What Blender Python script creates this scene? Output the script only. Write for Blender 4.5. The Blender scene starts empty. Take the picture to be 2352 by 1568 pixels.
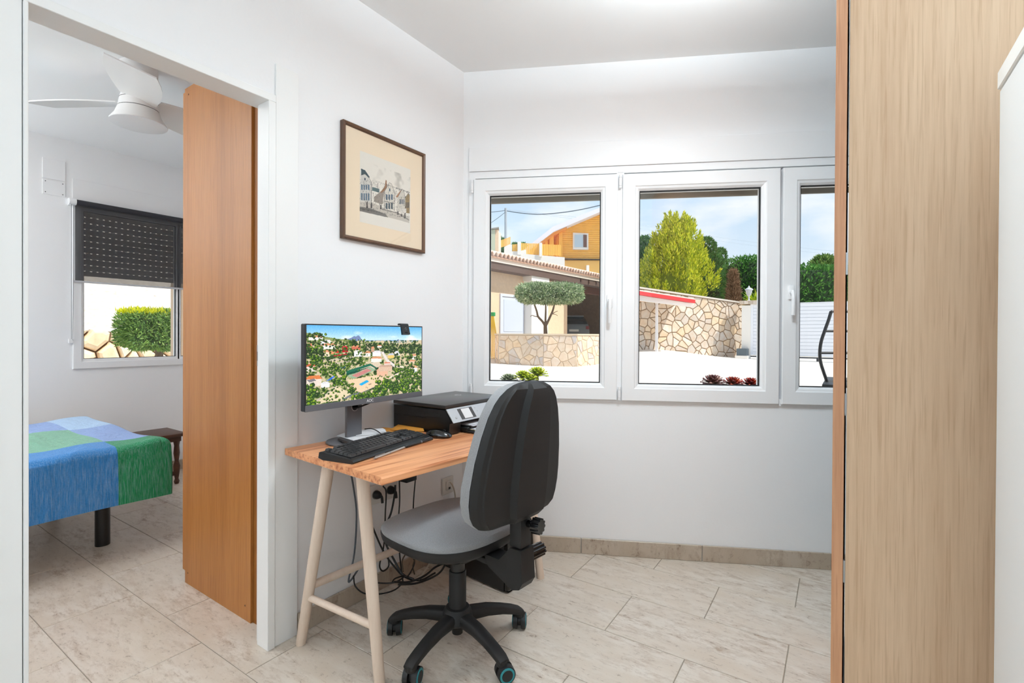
import bpy, bmesh, math, random
import numpy as np
from mathutils import Vector, Matrix
random.seed(7); RNG = np.random.default_rng(7)
scene = bpy.context.scene
col = scene.collection

# ------------------------------------------------------------------ camera
# world: desk wall is the plane X=0, Y runs along it, Z up; camera solved from the photo's floor-tile grid
F_PX, CX, CY = 1134.31, 1176.0, 774.727
AD = math.radians(34.289)
def _solve_R():
    p, r = math.radians(.32909), math.radians(.29149)
    B = np.array([[1, 0, 0], [0, 0, -1], [0, 1, 0]], float)
    P_ = np.array([[1, 0, 0], [0, math.cos(p), -math.sin(p)], [0, math.sin(p), math.cos(p)]])
    R_ = np.array([[math.cos(r), -math.sin(r), 0], [math.sin(r), math.cos(r), 0], [0, 0, 1]])
    c, s = math.cos(AD), math.sin(AD)
    return R_ @ P_ @ B @ np.array([[c, s, 0], [-s, c, 0], [0, 0, 1]])
CR = _solve_R(); CAM = np.array([1.784, 0.0, 1.18])
FWD = np.array([-math.sin(AD), math.cos(AD), 0]); RGT = np.array([math.cos(AD), math.sin(AD), 0])
def ray(px, py): return CR.T @ np.array([(px - CX) / F_PX, (py - CY) / F_PX, 1.0])
def hit(px, py, n, d0):
    n = np.array(n, float); r = ray(px, py); return CAM + (d0 - n @ CAM) / (n @ r) * r
def flr(px, py, z=0.0): return hit(px, py, (0, 0, 1), z)
def onX(px, py, x): return hit(px, py, (1, 0, 0), x)
def at(px, py, D): return hit(px, py, FWD, FWD @ CAM + D)          # point at forward distance D

cam_data = bpy.data.cameras.new('camera'); cam = bpy.data.objects.new('camera', cam_data); col.objects.link(cam)
cam_data.sensor_width = 36.0; cam_data.lens = F_PX / 2352 * 36.0; cam_data.shift_y = -9.273 / 2352
cam_data.clip_start = 0.05; cam_data.clip_end = 500
_m = Matrix(((CR[0][0], -CR[1][0], -CR[2][0], CAM[0]), (CR[0][1], -CR[1][1], -CR[2][1], CAM[1]), (CR[0][2], -CR[1][2], -CR[2][2], CAM[2]), (0, 0, 0, 1)))
cam.matrix_world = _m
scene.camera = cam
scene.view_settings.view_transform = 'Standard'; scene.view_settings.look = 'None'
scene.view_settings.exposure = 0.17; scene.view_settings.gamma = 1.0; scene.view_settings.use_curve_mapping = False
scene.cycles.use_denoising = True
scene.cycles.max_bounces = 10; scene.cycles.diffuse_bounces = 6; scene.cycles.transparent_max_bounces = 16
scene.cycles.sample_clamp_indirect = 4.0; scene.cycles.caustics_reflective = False; scene.cycles.caustics_refractive = False

# ------------------------------------------------------------------ colour helper and sky
def srgb(r, g, b):
    f = lambda c: (c / 255 / 12.92) if c <= 10 else ((c / 255 + .055) / 1.055) ** 2.4
    return (f(r), f(g), f(b), 1.0)
SKY_STRENGTH, SUN_STRENGTH = .97, 4.6
world = bpy.data.worlds.new('sky'); scene.world = world; world.use_nodes = True
wn, wl = world.node_tree.nodes, world.node_tree.links
wn.clear()
w_out = wn.new('ShaderNodeOutputWorld'); w_bg = wn.new('ShaderNodeBackground'); w_tc = wn.new('ShaderNodeTexCoord')
w_sep = wn.new('ShaderNodeSeparateXYZ'); wl.new(w_tc.outputs['Generated'], w_sep.inputs[0])
w_ramp = wn.new('ShaderNodeValToRGB'); wl.new(w_sep.outputs['Z'], w_ramp.inputs[0])
for i, (p, c) in enumerate([(0.0, (236, 244, 252)), (.12, (222, 236, 250)), (.3, (192, 220, 248)), (1.0, (120, 174, 236))]):
    e = w_ramp.color_ramp.elements[i] if i < 2 else w_ramp.color_ramp.elements.new(p)
    e.position = p; e.color = srgb(*c)
w_map = wn.new('ShaderNodeMapping'); w_map.inputs['Scale'].default_value = (3.2, 3.2, 9.0); wl.new(w_tc.outputs['Generated'], w_map.inputs[0])
w_noise = wn.new('ShaderNodeTexNoise'); w_noise.inputs['Scale'].default_value = 1.3; w_noise.inputs['Detail'].default_value = 7
wl.new(w_map.outputs[0], w_noise.inputs['Vector'])
w_cr = wn.new('ShaderNodeValToRGB'); w_cr.color_ramp.elements[0].position = .44; w_cr.color_ramp.elements[1].position = .66
wl.new(w_noise.outputs['Fac'], w_cr.inputs[0])
w_mix = wn.new('ShaderNodeMixRGB'); wl.new(w_cr.outputs[0], w_mix.inputs[0]); wl.new(w_ramp.outputs[0], w_mix.inputs[1])
w_mix.inputs[2].default_value = (1, 1, 1, 1)
wl.new(w_mix.outputs[0], w_bg.inputs['Color']); w_bg.inputs['Strength'].default_value = SKY_STRENGTH
wl.new(w_bg.outputs[0], w_out.inputs[0])
sun_d = bpy.data.lights.new('sun', 'SUN'); sun = bpy.data.objects.new('sun', sun_d); col.objects.link(sun)
sun_d.energy = SUN_STRENGTH; sun_d.angle = math.radians(.6); sun_d.color = (1.0, .955, .88)
_sd = Vector(FWD * .32 - RGT * .72 + np.array([0, 0, -1.2]))
sun.rotation_euler = _sd.to_track_quat('-Z', 'Y').to_euler(); sun.location = (0, -6, 9)

# ------------------------------------------------------------------ material helpers
def new_mat(name):
    m = bpy.data.materials.new(name); m.use_nodes = True
    nt = m.node_tree; b = nt.nodes['Principled BSDF']; return m, nt, b
def mat(name, rgb, rough=.5, metal=0.0, spec=.5, var=0.0, scale=20.0, bump=0.0, bscale=200.0, sheen=0.0, coat=0.0):
    m, nt, b = new_mat(name); c = srgb(*rgb)
    b.inputs['Base Color'].default_value = c; b.inputs['Roughness'].default_value = rough
    b.inputs['Metallic'].default_value = metal; b.inputs['Specular IOR Level'].default_value = spec
    if sheen: b.inputs['Sheen Weight'].default_value = sheen
    if coat: b.inputs['Coat Weight'].default_value = coat; b.inputs['Coat Roughness'].default_value = .08
    if var or bump:
        g = nt.nodes.new('ShaderNodeTexCoord')
    if var:
        n = nt.nodes.new('ShaderNodeTexNoise'); n.inputs['Scale'].default_value = scale; n.inputs['Detail'].default_value = 5
        nt.links.new(g.outputs['Object'], n.inputs['Vector'])
        r = nt.nodes.new('ShaderNodeValToRGB'); nt.links.new(n.outputs['Fac'], r.inputs[0])
        r.color_ramp.elements[0].position = .3; r.color_ramp.elements[1].position = .7
        r.color_ramp.elements[0].color = tuple(max(0, x * (1 - var)) for x in c[:3]) + (1,)
        r.color_ramp.elements[1].color = tuple(min(1, x * (1 + var)) for x in c[:3]) + (1,)
        nt.links.new(r.outputs[0], b.inputs['Base Color'])
    if bump:
        n2 = nt.nodes.new('ShaderNodeTexNoise'); n2.inputs['Scale'].default_value = bscale; n2.inputs['Detail'].default_value = 3
        nt.links.new(g.outputs['Object'], n2.inputs['Vector'])
        bp = nt.nodes.new('ShaderNodeBump'); bp.inputs['Strength'].default_value = bump; bp.inputs['Distance'].default_value = .01
        nt.links.new(n2.outputs['Fac'], bp.inputs['Height']); nt.links.new(bp.outputs[0], b.inputs['Normal'])
    return m
def ramp(nt, src, stops):
    r = nt.nodes.new('ShaderNodeValToRGB'); nt.links.new(src, r.inputs[0])
    for i, (p, c) in enumerate(stops):
        e = r.color_ramp.elements[i] if i < 2 else r.color_ramp.elements.new(p)
        e.position = p; e.color = srgb(*c) if len(c) == 3 else c
    return r.outputs[0]
def noise(nt, vec, scale, detail=4, rough=.5, dist=0.0):
    n = nt.nodes.new('ShaderNodeTexNoise'); n.inputs['Scale'].default_value = scale; n.inputs['Detail'].default_value = detail
    n.inputs['Roughness'].default_value = rough; n.inputs['Distortion'].default_value = dist
    nt.links.new(vec, n.inputs['Vector']); return n.outputs['Fac']
def mapping(nt, vec, sc=(1, 1, 1), rot=(0, 0, 0), loc=(0, 0, 0)):
    n = nt.nodes.new('ShaderNodeMapping'); n.inputs['Scale'].default_value = sc; n.inputs['Rotation'].default_value = rot; n.inputs['Location'].default_value = loc
    nt.links.new(vec, n.inputs[0]); return n.outputs[0]
def mixc(nt, fac, a, b, mode='MIX'):
    n = nt.nodes.new('ShaderNodeMixRGB'); n.blend_type = mode
    for i, v in ((0, fac), (1, a), (2, b)):
        if isinstance(v, (int, float)): n.inputs[i].default_value = v
        elif isinstance(v, tuple): n.inputs[i].default_value = v
        else: nt.links.new(v, n.inputs[i])
    return n.outputs[0]
def wood(name, light, mid, dark, axis='Z', rough=.45, fine=60.0, contrast=1.0, spec=.4, pores=True):
    """wood with grain running along an axis"""
    m, nt, b = new_mat(name)
    tc = nt.nodes.new('ShaderNodeTexCoord').outputs['Object']
    s = {'X': (.035, 1, 1), 'Y': (1, .035, 1), 'Z': (1, 1, .035)}[axis]
    s2 = {'X': (.03, 1, 1), 'Y': (1, .03, 1), 'Z': (1, 1, .03)}[axis]
    v = mapping(nt, tc, s); v2 = mapping(nt, tc, s2)
    big = noise(nt, v, 9, 4, .55, .6); fn = noise(nt, v, fine * 3, 4, .6); st = noise(nt, v2, fine * 6, 2, .5)
    c1 = ramp(nt, big, [(.25, light), (.52, mid), (.8, dark)])
    c2 = ramp(nt, fn, [(.3, dark), (.62, light)])
    c = mixc(nt, .38 * contrast, c1, c2)
    if pores:
        p = ramp(nt, st, [(.33, (0, 0, 0, 1)), (.47, (1, 1, 1, 1))])
        inv = nt.nodes.new('ShaderNodeInvert'); nt.links.new(p, inv.inputs[1])
        bw = nt.nodes.new('ShaderNodeMath'); bw.operation = 'MULTIPLY'; bw.inputs[1].default_value = .5 * contrast; nt.links.new(inv.outputs[0], bw.inputs[0])
        c = mixc(nt, bw.outputs[0], c, srgb(*dark))
    nt.links.new(c, b.inputs['Base Color'])
    b.inputs['Roughness'].default_value = rough; b.inputs['Specular IOR Level'].default_value = spec
    bp = nt.nodes.new('ShaderNodeBump'); bp.inputs['Strength'].default_value = .12; bp.inputs['Distance'].default_value = .004
    nt.links.new(fn, bp.inputs['Height']); nt.links.new(bp.outputs[0], b.inputs['Normal'])
    return m
def glass(name, refl=.05, tint=(1, 1, 1)):
    m, nt, b = new_mat(name); nt.nodes.remove(b)
    o = nt.nodes['Material Output']; t = nt.nodes.new('ShaderNodeBsdfTransparent'); g = nt.nodes.new('ShaderNodeBsdfGlossy')
    t.inputs[0].default_value = tint + (1,); g.inputs['Roughness'].default_value = .02
    x = nt.nodes.new('ShaderNodeMixShader'); x.inputs[0].default_value = refl
    nt.links.new(t.outputs[0], x.inputs[1]); nt.links.new(g.outputs[0], x.inputs[2]); nt.links.new(x.outputs[0], o.inputs[0]); return m
def emit(name, rgb, strength):
    m, nt, b = new_mat(name); b.inputs['Base Color'].default_value = srgb(*rgb)
    b.inputs['Emission Color'].default_value = srgb(*rgb); b.inputs['Emission Strength'].default_value = strength; return m

# ------------------------------------------------------------------ mesh helpers
class MB:
    """collects shapes into one mesh"""
    def __init__(s): s.bm = bmesh.new()
    def _add(s, verts, faces):
        vs = [s.bm.verts.new(tuple(v)) for v in verts]
        for f in faces:
            try: s.bm.faces.new([vs[i] for i in f])
            except ValueError: pass
        return vs
    def box(s, lo, hi, M=None, bev=0.0, seg=2):
        b = bmesh.new(); bmesh.ops.create_cube(b, size=1)
        for v in b.verts: v.co = Vector([lo[i] + (v.co[i] + .5) * (hi[i] - lo[i]) for i in range(3)])
        if bev: bmesh.ops.bevel(b, geom=b.edges[:], offset=bev, segments=seg, affect='EDGES', profile=.5)
        s.join(b, M); return s
    def join(s, b, M=None):
        if M is not None: b.transform(M)
        idx = {}
        for v in b.verts: idx[v.index if False else v] = s.bm.verts.new(v.co)
        for f in b.faces:
            try: s.bm.faces.new([idx[v] for v in f.verts])
            except ValueError: pass
        b.free(); return s
    def cyl(s, p0, p1, r0, r1=None, n=16, caps=True):
        r1 = r0 if r1 is None else r1
        p0, p1 = Vector(p0), Vector(p1); d = (p1 - p0).normalized()
        a = d.orthogonal().normalized(); b = d.cross(a)
        V = []
        for p, r in ((p0, r0), (p1, r1)):
            for k in range(n):
                t = 2 * math.pi * k / n; V.append(p + (a * math.cos(t) + b * math.sin(t)) * r)
        Fc = [(k, (k + 1) % n, n + (k + 1) % n, n + k) for k in range(n)]
        if caps: Fc += [tuple(range(n - 1, -1, -1)), tuple(range(n, 2 * n))]
        s._add(V, Fc); return s
    def tube(s, pts, r, n=8, sub=6, radii=None):
        pts = [Vector(tuple(p)) for p in pts]
        if sub > 1 and len(pts) > 2: pts, radii = spline(pts, sub, radii)
        ring = []; up = None
        for i, p in enumerate(pts):
            d = (pts[min(i + 1, len(pts) - 1)] - pts[max(i - 1, 0)]).normalized()
            if up is None: up = d.orthogonal().normalized()
            up = (up - d * up.dot(d)); up = up.normalized() if up.length > 1e-6 else d.orthogonal().normalized()
            b = d.cross(up); rr = radii[i] if radii else r
            ring.append([s.bm.verts.new(p + (up * math.cos(2 * math.pi * k / n) + b * math.sin(2 * math.pi * k / n)) * rr) for k in range(n)])
        for i in range(len(ring) - 1):
            for k in range(n): s.bm.faces.new([ring[i][k], ring[i][(k + 1) % n], ring[i + 1][(k + 1) % n], ring[i + 1][k]])
        s.bm.faces.new(ring[0][::-1]); s.bm.faces.new(ring[-1]); return s
    def lathe(s, prof, c=(0, 0, 0), n=24, axis=None):
        """prof: (r,z) list, spun about Z at c"""
        M = Matrix.Translation(Vector(c)) if axis is None else axis
        rows = []
        for r, z in prof: rows.append([s.bm.verts.new(M @ Vector((r * math.cos(2 * math.pi * k / n), r * math.sin(2 * math.pi * k / n), z))) for k in range(n)])
        for i in range(len(rows) - 1):
            for k in range(n): s.bm.faces.new([rows[i][k], rows[i][(k + 1) % n], rows[i + 1][(k + 1) % n], rows[i + 1][k]])
        s.bm.faces.new(rows[0][::-1]); s.bm.faces.new(rows[-1]); return s
    def prism(s, poly, d, M=None):
        """poly: 2d (x,y) ccw, extruded in z by d=(z0,z1)"""
        n = len(poly); V = [Vector((x, y, z)) for z in d for x, y in poly]
        if M is not None: V = [M @ v for v in V]
        s._add(V, [tuple(range(n - 1, -1, -1)), tuple(range(n, 2 * n))] + [(k, (k + 1) % n, n + (k + 1) % n, n + k) for k in range(n)]); return s
    def quad(s, *p): s._add(p, [tuple(range(len(p)))]); return s
    def mesh(s, name, smooth=True, ang=35):
        bm = s.bm; bmesh.ops.recalc_face_normals(bm, faces=bm.faces[:])
        if smooth:
            for f in bm.faces: f.smooth = True
            lim = math.radians(ang)
            for e in bm.edges:
                if len(e.link_faces) != 2 or e.calc_face_angle(0) > lim: e.smooth = False
        me = bpy.data.meshes.new(name); bm.to_mesh(me); bm.free(); return me
    def build(s, name, material, parent=None, smooth=True, world=True, ang=35, loc=None):
        me = s.mesh(name, smooth, ang); return place(name, me, material, parent, world, loc)
def spline(pts, sub, radii=None):
    P = [pts[0] * 2 - pts[1]] + pts + [pts[-1] * 2 - pts[-2]]; out = []; ro = [] if radii else None
    for i in range(1, len(P) - 2):
        for k in range(sub):
            t = k / sub; a, b, c, d = P[i - 1], P[i], P[i + 1], P[i + 2]
            out.append(.5 * ((2 * b) + (c - a) * t + (2 * a - 5 * b + 4 * c - d) * t * t + (3 * b - a - 3 * c + d) * t ** 3))
            if radii: ro.append(radii[i - 1] * (1 - t) + radii[i] * t)
    out.append(P[-2])
    if radii: ro.append(radii[-1])
    return out, ro
ROOTM = {}
def place(name, me, material, parent=None, world=True, loc=None):
    """link a mesh as one object; with world=True its vertices are world coordinates"""
    o = bpy.data.objects.new(name, me); col.objects.link(o)
    if material is not None and not me.materials: me.materials.append(material)
    if parent is not None:
        o.parent = parent
        if world:
            r = parent
            while r.parent: r = r.parent
            me.transform(ROOTM[r.name].inverted())
    if loc is not None: o.location = loc
    if parent is None: ROOTM[o.name] = Matrix.Identity(4)
    return o
def tag(o, label, cat, group=None):
    o['label'] = label; o['category'] = cat
    if group: o['group'] = group
    return o
def root(name, loc, label=None, cat=None, group=None, rz=0.0, kind=None):
    o = bpy.data.objects.new(name, None); col.objects.link(o); o.empty_display_size = .05
    o.location = tuple(loc); o.rotation_euler = (0, 0, rz); ROOTM[o.name] = Matrix.Translation(Vector(tuple(loc))) @ Matrix.Rotation(rz, 4, 'Z')
    if label: tag(o, label, cat, group)
    if kind: o['kind'] = kind
    return o
def struct(o): o['kind'] = 'structure'; return o
def pydata(name, V, F, material, parent=None, world=True, smooth=False):
    me = bpy.data.meshes.new(name); me.from_pydata([tuple(v) for v in V], [], [tuple(f) for f in F]); me.update()
    if smooth: me.polygons.foreach_set('use_smooth', [True] * len(me.polygons))
    return place(name, me, material, parent, world)
def text_mesh(txt, size, depth=.0006):
    c = bpy.data.curves.new('lettering', 'FONT'); c.body = txt; c.size = size; c.extrude = depth; c.align_x = 'CENTER'; c.align_y = 'CENTER'
    o = bpy.data.objects.new('lettering', c); col.objects.link(o)
    dg = bpy.context.evaluated_depsgraph_get(); me = bpy.data.meshes.new_from_object(o.evaluated_get(dg))
    bpy.data.objects.remove(o); return me
def clip_half(poly, a, b, c):
    """keep a*x+b*y<=c"""
    out = []
    for i in range(len(poly)):
        p, q = poly[i], poly[(i + 1) % len(poly)]; fp = a * p[0] + b * p[1] - c; fq = a * q[0] + b * q[1] - c
        if fp <= 0: out.append(p)
        if fp * fq < 0:
            t = fp / (fp - fq); out.append((p[0] + (q[0] - p[0]) * t, p[1] + (q[1] - p[1]) * t))
    return out
def area(p): return .5 * sum(p[i][0] * p[(i + 1) % len(p)][1] - p[(i + 1) % len(p)][0] * p[i][1] for i in range(len(p)))
def voronoi(poly, cell, rnd, gap, ax=1.0):
    """split a 2d polygon into irregular stones with open joints"""
    xs = [p[0] for p in poly]; ys = [p[1] for p in poly]; S = []
    nx = max(1, round((max(xs) - min(xs)) / (cell * ax))); ny = max(1, round((max(ys) - min(ys)) / cell))
    for j in range(-1, ny + 1):
        for i in range(-1, nx + 1):
            S.append((min(xs) + (i + .5 + (.5 if j % 2 else 0) + rnd.uniform(-.6, .6)) * (max(xs) - min(xs)) / nx, min(ys) + (j + .5 + rnd.uniform(-.6, .6)) * (max(ys) - min(ys)) / ny))
    out = []
    for i, p in enumerate(S):
        c = list(poly)
        for j, q in enumerate(S):
            if i == j: continue
            dx, dy = q[0] - p[0], q[1] - p[1]; L = math.hypot(dx, dy)
            if L > cell * ax * 4: continue
            c = clip_half(c, dx / L, dy / L, (dx * (p[0] + q[0]) / 2 + dy * (p[1] + q[1]) / 2) / L - gap / 2)
            if len(c) < 3: break
        if len(c) >= 3 and abs(area(c)) > cell * cell * .06: out.append(c)
    return out
def stone_mesh(poly, t, O, U, W, N):
    """a flagstone: polygon in the plane O+u*U+v*W, standing t proud along N, with a worn edge"""
    cx = sum(p[0] for p in poly) / len(poly); cy = sum(p[1] for p in poly) / len(poly); n = len(poly)
    O, U, W, N = map(np.array, (O, U, W, N)); V = []
    for k, d in ((1.0, -.01), (1.0, t * .65), (.9, t)):
        for x, y in poly: V.append(O + U * (cx + (x - cx) * k) + W * (cy + (y - cy) * k) + N * d)
    Fc = []
    for r in (0, n):
        Fc += [(r + k, r + (k + 1) % n, r + n + (k + 1) % n, r + n + k) for k in range(n)]
    Fc.append(tuple(range(2 * n, 3 * n)))
    return V, Fc
def stones(parent, poly, cell, seed, gap, t, O, U, W, N, material, name='stone', ax=1.0, limit=280):
    rnd = random.Random(seed); cells = voronoi(poly, cell, rnd, gap, ax); cells.sort(key=lambda c: -abs(area(c)))
    for c in cells[:limit]:
        V, Fc = stone_mesh(c, t * rnd.uniform(.7, 1.2), O, U, W, N); pydata(name, V, Fc, material, parent)
def blades(centers, dirs, L, Wd, rng, jit=.5):
    """leaf blades: pointed quads"""
    n = len(centers); d = dirs + rng.normal(0, jit, (n, 3)); d /= np.linalg.norm(d, axis=1)[:, None]
    s = np.cross(d, rng.normal(0, 1, (n, 3))); s /= np.linalg.norm(s, axis=1)[:, None] + 1e-9
    Ls = (L * rng.uniform(.6, 1.3, n))[:, None]; Ws = (Wd * rng.uniform(.7, 1.2, n))[:, None]
    V = np.stack([centers, centers + d * Ls * .45 + s * Ws, centers + d * Ls, centers + d * Ls * .45 - s * Ws], 1).reshape(-1, 3)
    Fc = np.arange(4 * n).reshape(n, 4); return V, Fc
def leafy(name, rgbs, rough=.6, trans=.25):
    m, nt, b = new_mat(name)
    g = nt.nodes.new('ShaderNodeNewGeometry'); k = len(rgbs)
    c = ramp(nt, g.outputs['Random Per Island'], [((i + .5) / k, rgbs[i]) for i in range(k)])
    nt.links.new(c, b.inputs['Base Color']); b.inputs['Roughness'].default_value = rough; b.inputs['Specular IOR Level'].default_value = .2
    o = nt.nodes['Material Output']; t = nt.nodes.new('ShaderNodeBsdfTranslucent'); nt.links.new(c, t.inputs[0])
    x = nt.nodes.new('ShaderNodeMixShader'); x.inputs[0].default_value = trans
    nt.links.new(b.outputs[0], x.inputs[1]); nt.links.new(t.outputs[0], x.inputs[2]); nt.links.new(x.outputs[0], o.inputs[0]); return m
def leaf_obj(name, V, Fc, material, parent):
    me = bpy.data.meshes.new(name); M = np.array(ROOTM[parent.name].inverted()); Vl = V @ M[:3, :3].T + M[:3, 3]
    me.vertices.add(len(Vl)); me.vertices.foreach_set('co', Vl.astype(np.float32).ravel())
    me.loops.add(Fc.size); me.loops.foreach_set('vertex_index', Fc.astype(np.int32).ravel())
    me.polygons.add(len(Fc)); me.polygons.foreach_set('loop_start', np.arange(0, Fc.size, Fc.shape[1], dtype=np.int32))
    me.update(calc_edges=True); return place(name, me, material, parent, False)

# ------------------------------------------------------------------ shared materials
PAINT = mat('white_wall_paint', (241, 241, 242), .85, spec=.2, bump=.04, bscale=60)
CEIL = mat('ceiling_paint', (242, 242, 242), .9, spec=.15)
PVC = mat('white_pvc', (240, 240, 241), .35, spec=.4)
LACQ = mat('white_lacquer', (240, 240, 239), .4, spec=.4)
BLACK = mat('black_plastic', (26, 26, 27), .5, spec=.4, bump=.05, bscale=500)
SATIN = mat('satin_black', (18, 18, 19), .38, spec=.5)
GLOSSB = mat('gloss_black', (10, 10, 11), .12, spec=.6)
RUBBER = mat('black_gasket', (20, 20, 22), .7)
STEEL = mat('brushed_steel', (170, 172, 175), .3, metal=1.0)
GROUT = mat('grout', (150, 140, 126), .9)
GLASS = glass('window_glass', .02, (.985, .995, .99))
CABLEM = mat('black_cable', (16, 16, 17), .5)
def tile_material(name, base, light, streak, speck):
    m, nt, b = new_mat(name)
    g = nt.nodes.new('ShaderNodeNewGeometry').outputs['Position']; inf = nt.nodes.new('ShaderNodeObjectInfo').outputs['Random']
    cmb = nt.nodes.new('ShaderNodeCombineXYZ'); mul = nt.nodes.new('ShaderNodeMath'); mul.operation = 'MULTIPLY'; mul.inputs[1].default_value = 37.0
    nt.links.new(inf, mul.inputs[0]); nt.links.new(mul.outputs[0], cmb.inputs[0]); nt.links.new(mul.outputs[0], cmb.inputs[1])
    add = nt.nodes.new('ShaderNodeVectorMath'); nt.links.new(g, add.inputs[0]); nt.links.new(cmb.outputs[0], add.inputs[1]); v = add.outputs[0]
    big = noise(nt, mapping(nt, v, (1.5, 4.5, 1)), 1.6, 5, .6, .1)
    st = noise(nt, mapping(nt, v, (6, 17, 5)), 1.5, 9, .78, .15)
    fine = noise(nt, mapping(nt, v, (38, 70, 40)), 1.0, 8, .75, .6)
    c = ramp(nt, big, [(.36, base), (.6, light)])
    gate = ramp(nt, big, [(.40, (0, 0, 0, 1)), (.66, (1, 1, 1, 1))])
    f1 = ramp(nt, st, [(.46, (0, 0, 0, 1)), (.64, (1, 1, 1, 1))])
    mm = mixc(nt, 1.0, gate, f1, 'MULTIPLY')
    c = mixc(nt, mm, c, srgb(*streak))
    f2 = ramp(nt, fine, [(.55, (0, 0, 0, 1)), (.64, (1, 1, 1, 1))])
    f3 = mixc(nt, 1.0, f2, ramp(nt, st, [(.44, (0, 0, 0, 1)), (.6, (.8, .8, .8, 1))]), 'MULTIPLY')
    c = mixc(nt, f3, c, srgb(*speck))
    nt.links.new(c, b.inputs['Base Color']); b.inputs['Roughness'].default_value = .33; b.inputs['Specular IOR Level'].default_value = .45
    bp = nt.nodes.new('ShaderNodeBump'); bp.inputs['Strength'].default_value = .06; bp.inputs['Distance'].default_value = .004
    nt.links.new(fine, bp.inputs['Height']); nt.links.new(bp.outputs[0], b.inputs['Normal']); return m
TILE = tile_material('stone_look_tile', (204, 190, 174), (214, 204, 192), (158, 132, 108), (124, 102, 84))
BASETILE = tile_material('skirting_tile', (176, 160, 142), (186, 172, 156), (146, 124, 104), (110, 90, 76))

# ------------------------------------------------------------------ floor with single tiles
floor = struct(root('floor', (0, 0, 0)))
MW = np.array([-.443, .897, 0.0]); WW = np.array([.897, .443, 0.0]); DW = 1.907        # window wall: outward normal, direction, distance
RW = math.atan2(.443, .897); OW = MW * DW                                             # local frame (s, outward, z)
def prism_xy(name, poly, z0, z1, m, parent=None): return MB().prism(poly, (z0, z1)).build(name, m, parent, smooth=False)
off_poly = clip_half([(-.1, -2.5), (2.7, -2.5), (2.7, 5.0), (-.1, 5.0)], MW[0], MW[1], DW + .25)
bed_poly = [(-3.25, -1.0), (-.1, -1.0), (-.1, 2.36), (-3.25, 2.36)]
gb = MB(); gb.prism(off_poly, (-.1, -.0025)); gb.prism(bed_poly, (-.1, -.0025)); gb.build('grout_bed', GROUT, floor, smooth=False)
TX, TY = np.array([1, .013]), np.array([-.013, 1])
PX_, PY_ = .622, .3113
for j in range(-10, 11):
    y0 = .5795 + PY_ * j; x0 = 1.0098 if j % 2 == 0 else .700
    for i in range(-8, 5):
        xa = x0 + PX_ * i; g = .0016
        q = [(xa + g, y0 + g), (xa + PX_ - g, y0 + g), (xa + PX_ - g, y0 + PY_ - g), (xa + g, y0 + PY_ - g)]
        q = [tuple(TX * a + TY * b) for a, b in q]
        pieces = []
        door_row = -1 <= j <= 1
        for room in ('office', 'bedroom'):
            p = list(q)
            if room == 'office':
                p = p if door_row and xa < 0 else clip_half(p, MW[0], MW[1], DW); p = clip_half(p, 1, 0, 2.7); p = clip_half(p, 0, -1, 2.4)
                p = clip_half(p, -1, 0, 3.0 if door_row else .05)
                if door_row: p = clip_half(p, 0, 1, 2.3)
            else:
                if door_row: continue
                p = clip_half(p, 1, 0, -.05); p = clip_half(p, -1, 0, 3.0); p = clip_half(p, 0, 1, 2.3); p = clip_half(p, 0, -1, .95)
            if len(p) >= 3 and abs(area(p)) > .002: pieces.append(p)
        for p in pieces:
            cx = sum(a for a, b in p) / len(p); cy = sum(b for a, b in p) / len(p); n = len(p)
            V = [(a, b, -.008) for a, b in p] + [(a, b, -.0012) for a, b in p] + [(cx + (a - cx) * .9965, cy + (b - cy) * .993, 0) for a, b in p]
            V = [(a - cx, b - cy, z) for a, b, z in V]
            Fc = [(r + k, r + (k + 1) % n, r + n + (k + 1) % n, r + n + k) for r in (0, n) for k in range(n)] + [tuple(range(2 * n, 3 * n))]
            t = pydata('tile', V, Fc, TILE, floor, world=False); t.location = (cx, cy, 0)

# ------------------------------------------------------------------ walls, ceilings
DY0, DY1, DZ = .34, 1.03, 2.068                                                        # door opening
w = MB(); w.box((-.1, -2.5, 0), (0, DY0, 2.64)); w.box((-.1, DY1, 0), (0, 2.2, 2.64)); w.box((-.1, DY0, DZ), (0, DY1, 2.64))
struct(w.build('wall_left', PAINT, smooth=False))
SL, SR, WZ0, WZ1 = .975, 3.42, .82, 2.08                                               # triple window opening
wall_w = struct(root('wall_window', OW, rz=RW))
w = MB(); w.box((.80, 0, -.1), (4.2, .25, WZ0)); w.box((.80, 0, WZ1), (4.2, .25, 2.64)); w.box((.80, 0, WZ0), (SL, .25, WZ1)); w.box((SR, 0, WZ0), (4.2, .25, WZ1))
w.build('plaster', PAINT, wall_w, smooth=False, world=False)
struct(MB().box((2.7, -2.5, 0), (2.85, 3.6, 2.64)).build('wall_right', PAINT, smooth=False))
struct(MB().box((-.1, -2.65, 0), (2.85, -2.5, 2.64)).build('wall_rear', PAINT, smooth=False))
struct(prism_xy('ceiling', clip_half([(-.1, -2.65), (2.85, -2.65), (2.85, 5), (-.1, 5)], MW[0], MW[1], DW + .25), 2.64, 2.80, CEIL))
BX = -3.0; BY0, BY1, BZ0, BZ1 = 1.195, 2.06, .905, 2.17                                 # bedroom far wall and window
w = MB(); w.box((BX - .25, -1.0, -.1), (BX, 2.36, BZ0)); w.box((BX - .25, -1.0, BZ1), (BX, 2.36, 2.6)); w.box((BX - .25, -1.0, BZ0), (BX, BY0, BZ1)); w.box((BX - .25, BY1, BZ0), (BX, 2.36, BZ1))
struct(w.build('wall_bedroom_far', PAINT, smooth=False))
struct(MB().box((BX, 2.3, 0), (-.1, 2.42, 2.6)).build('wall_bedroom_right', PAINT, smooth=False))
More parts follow.
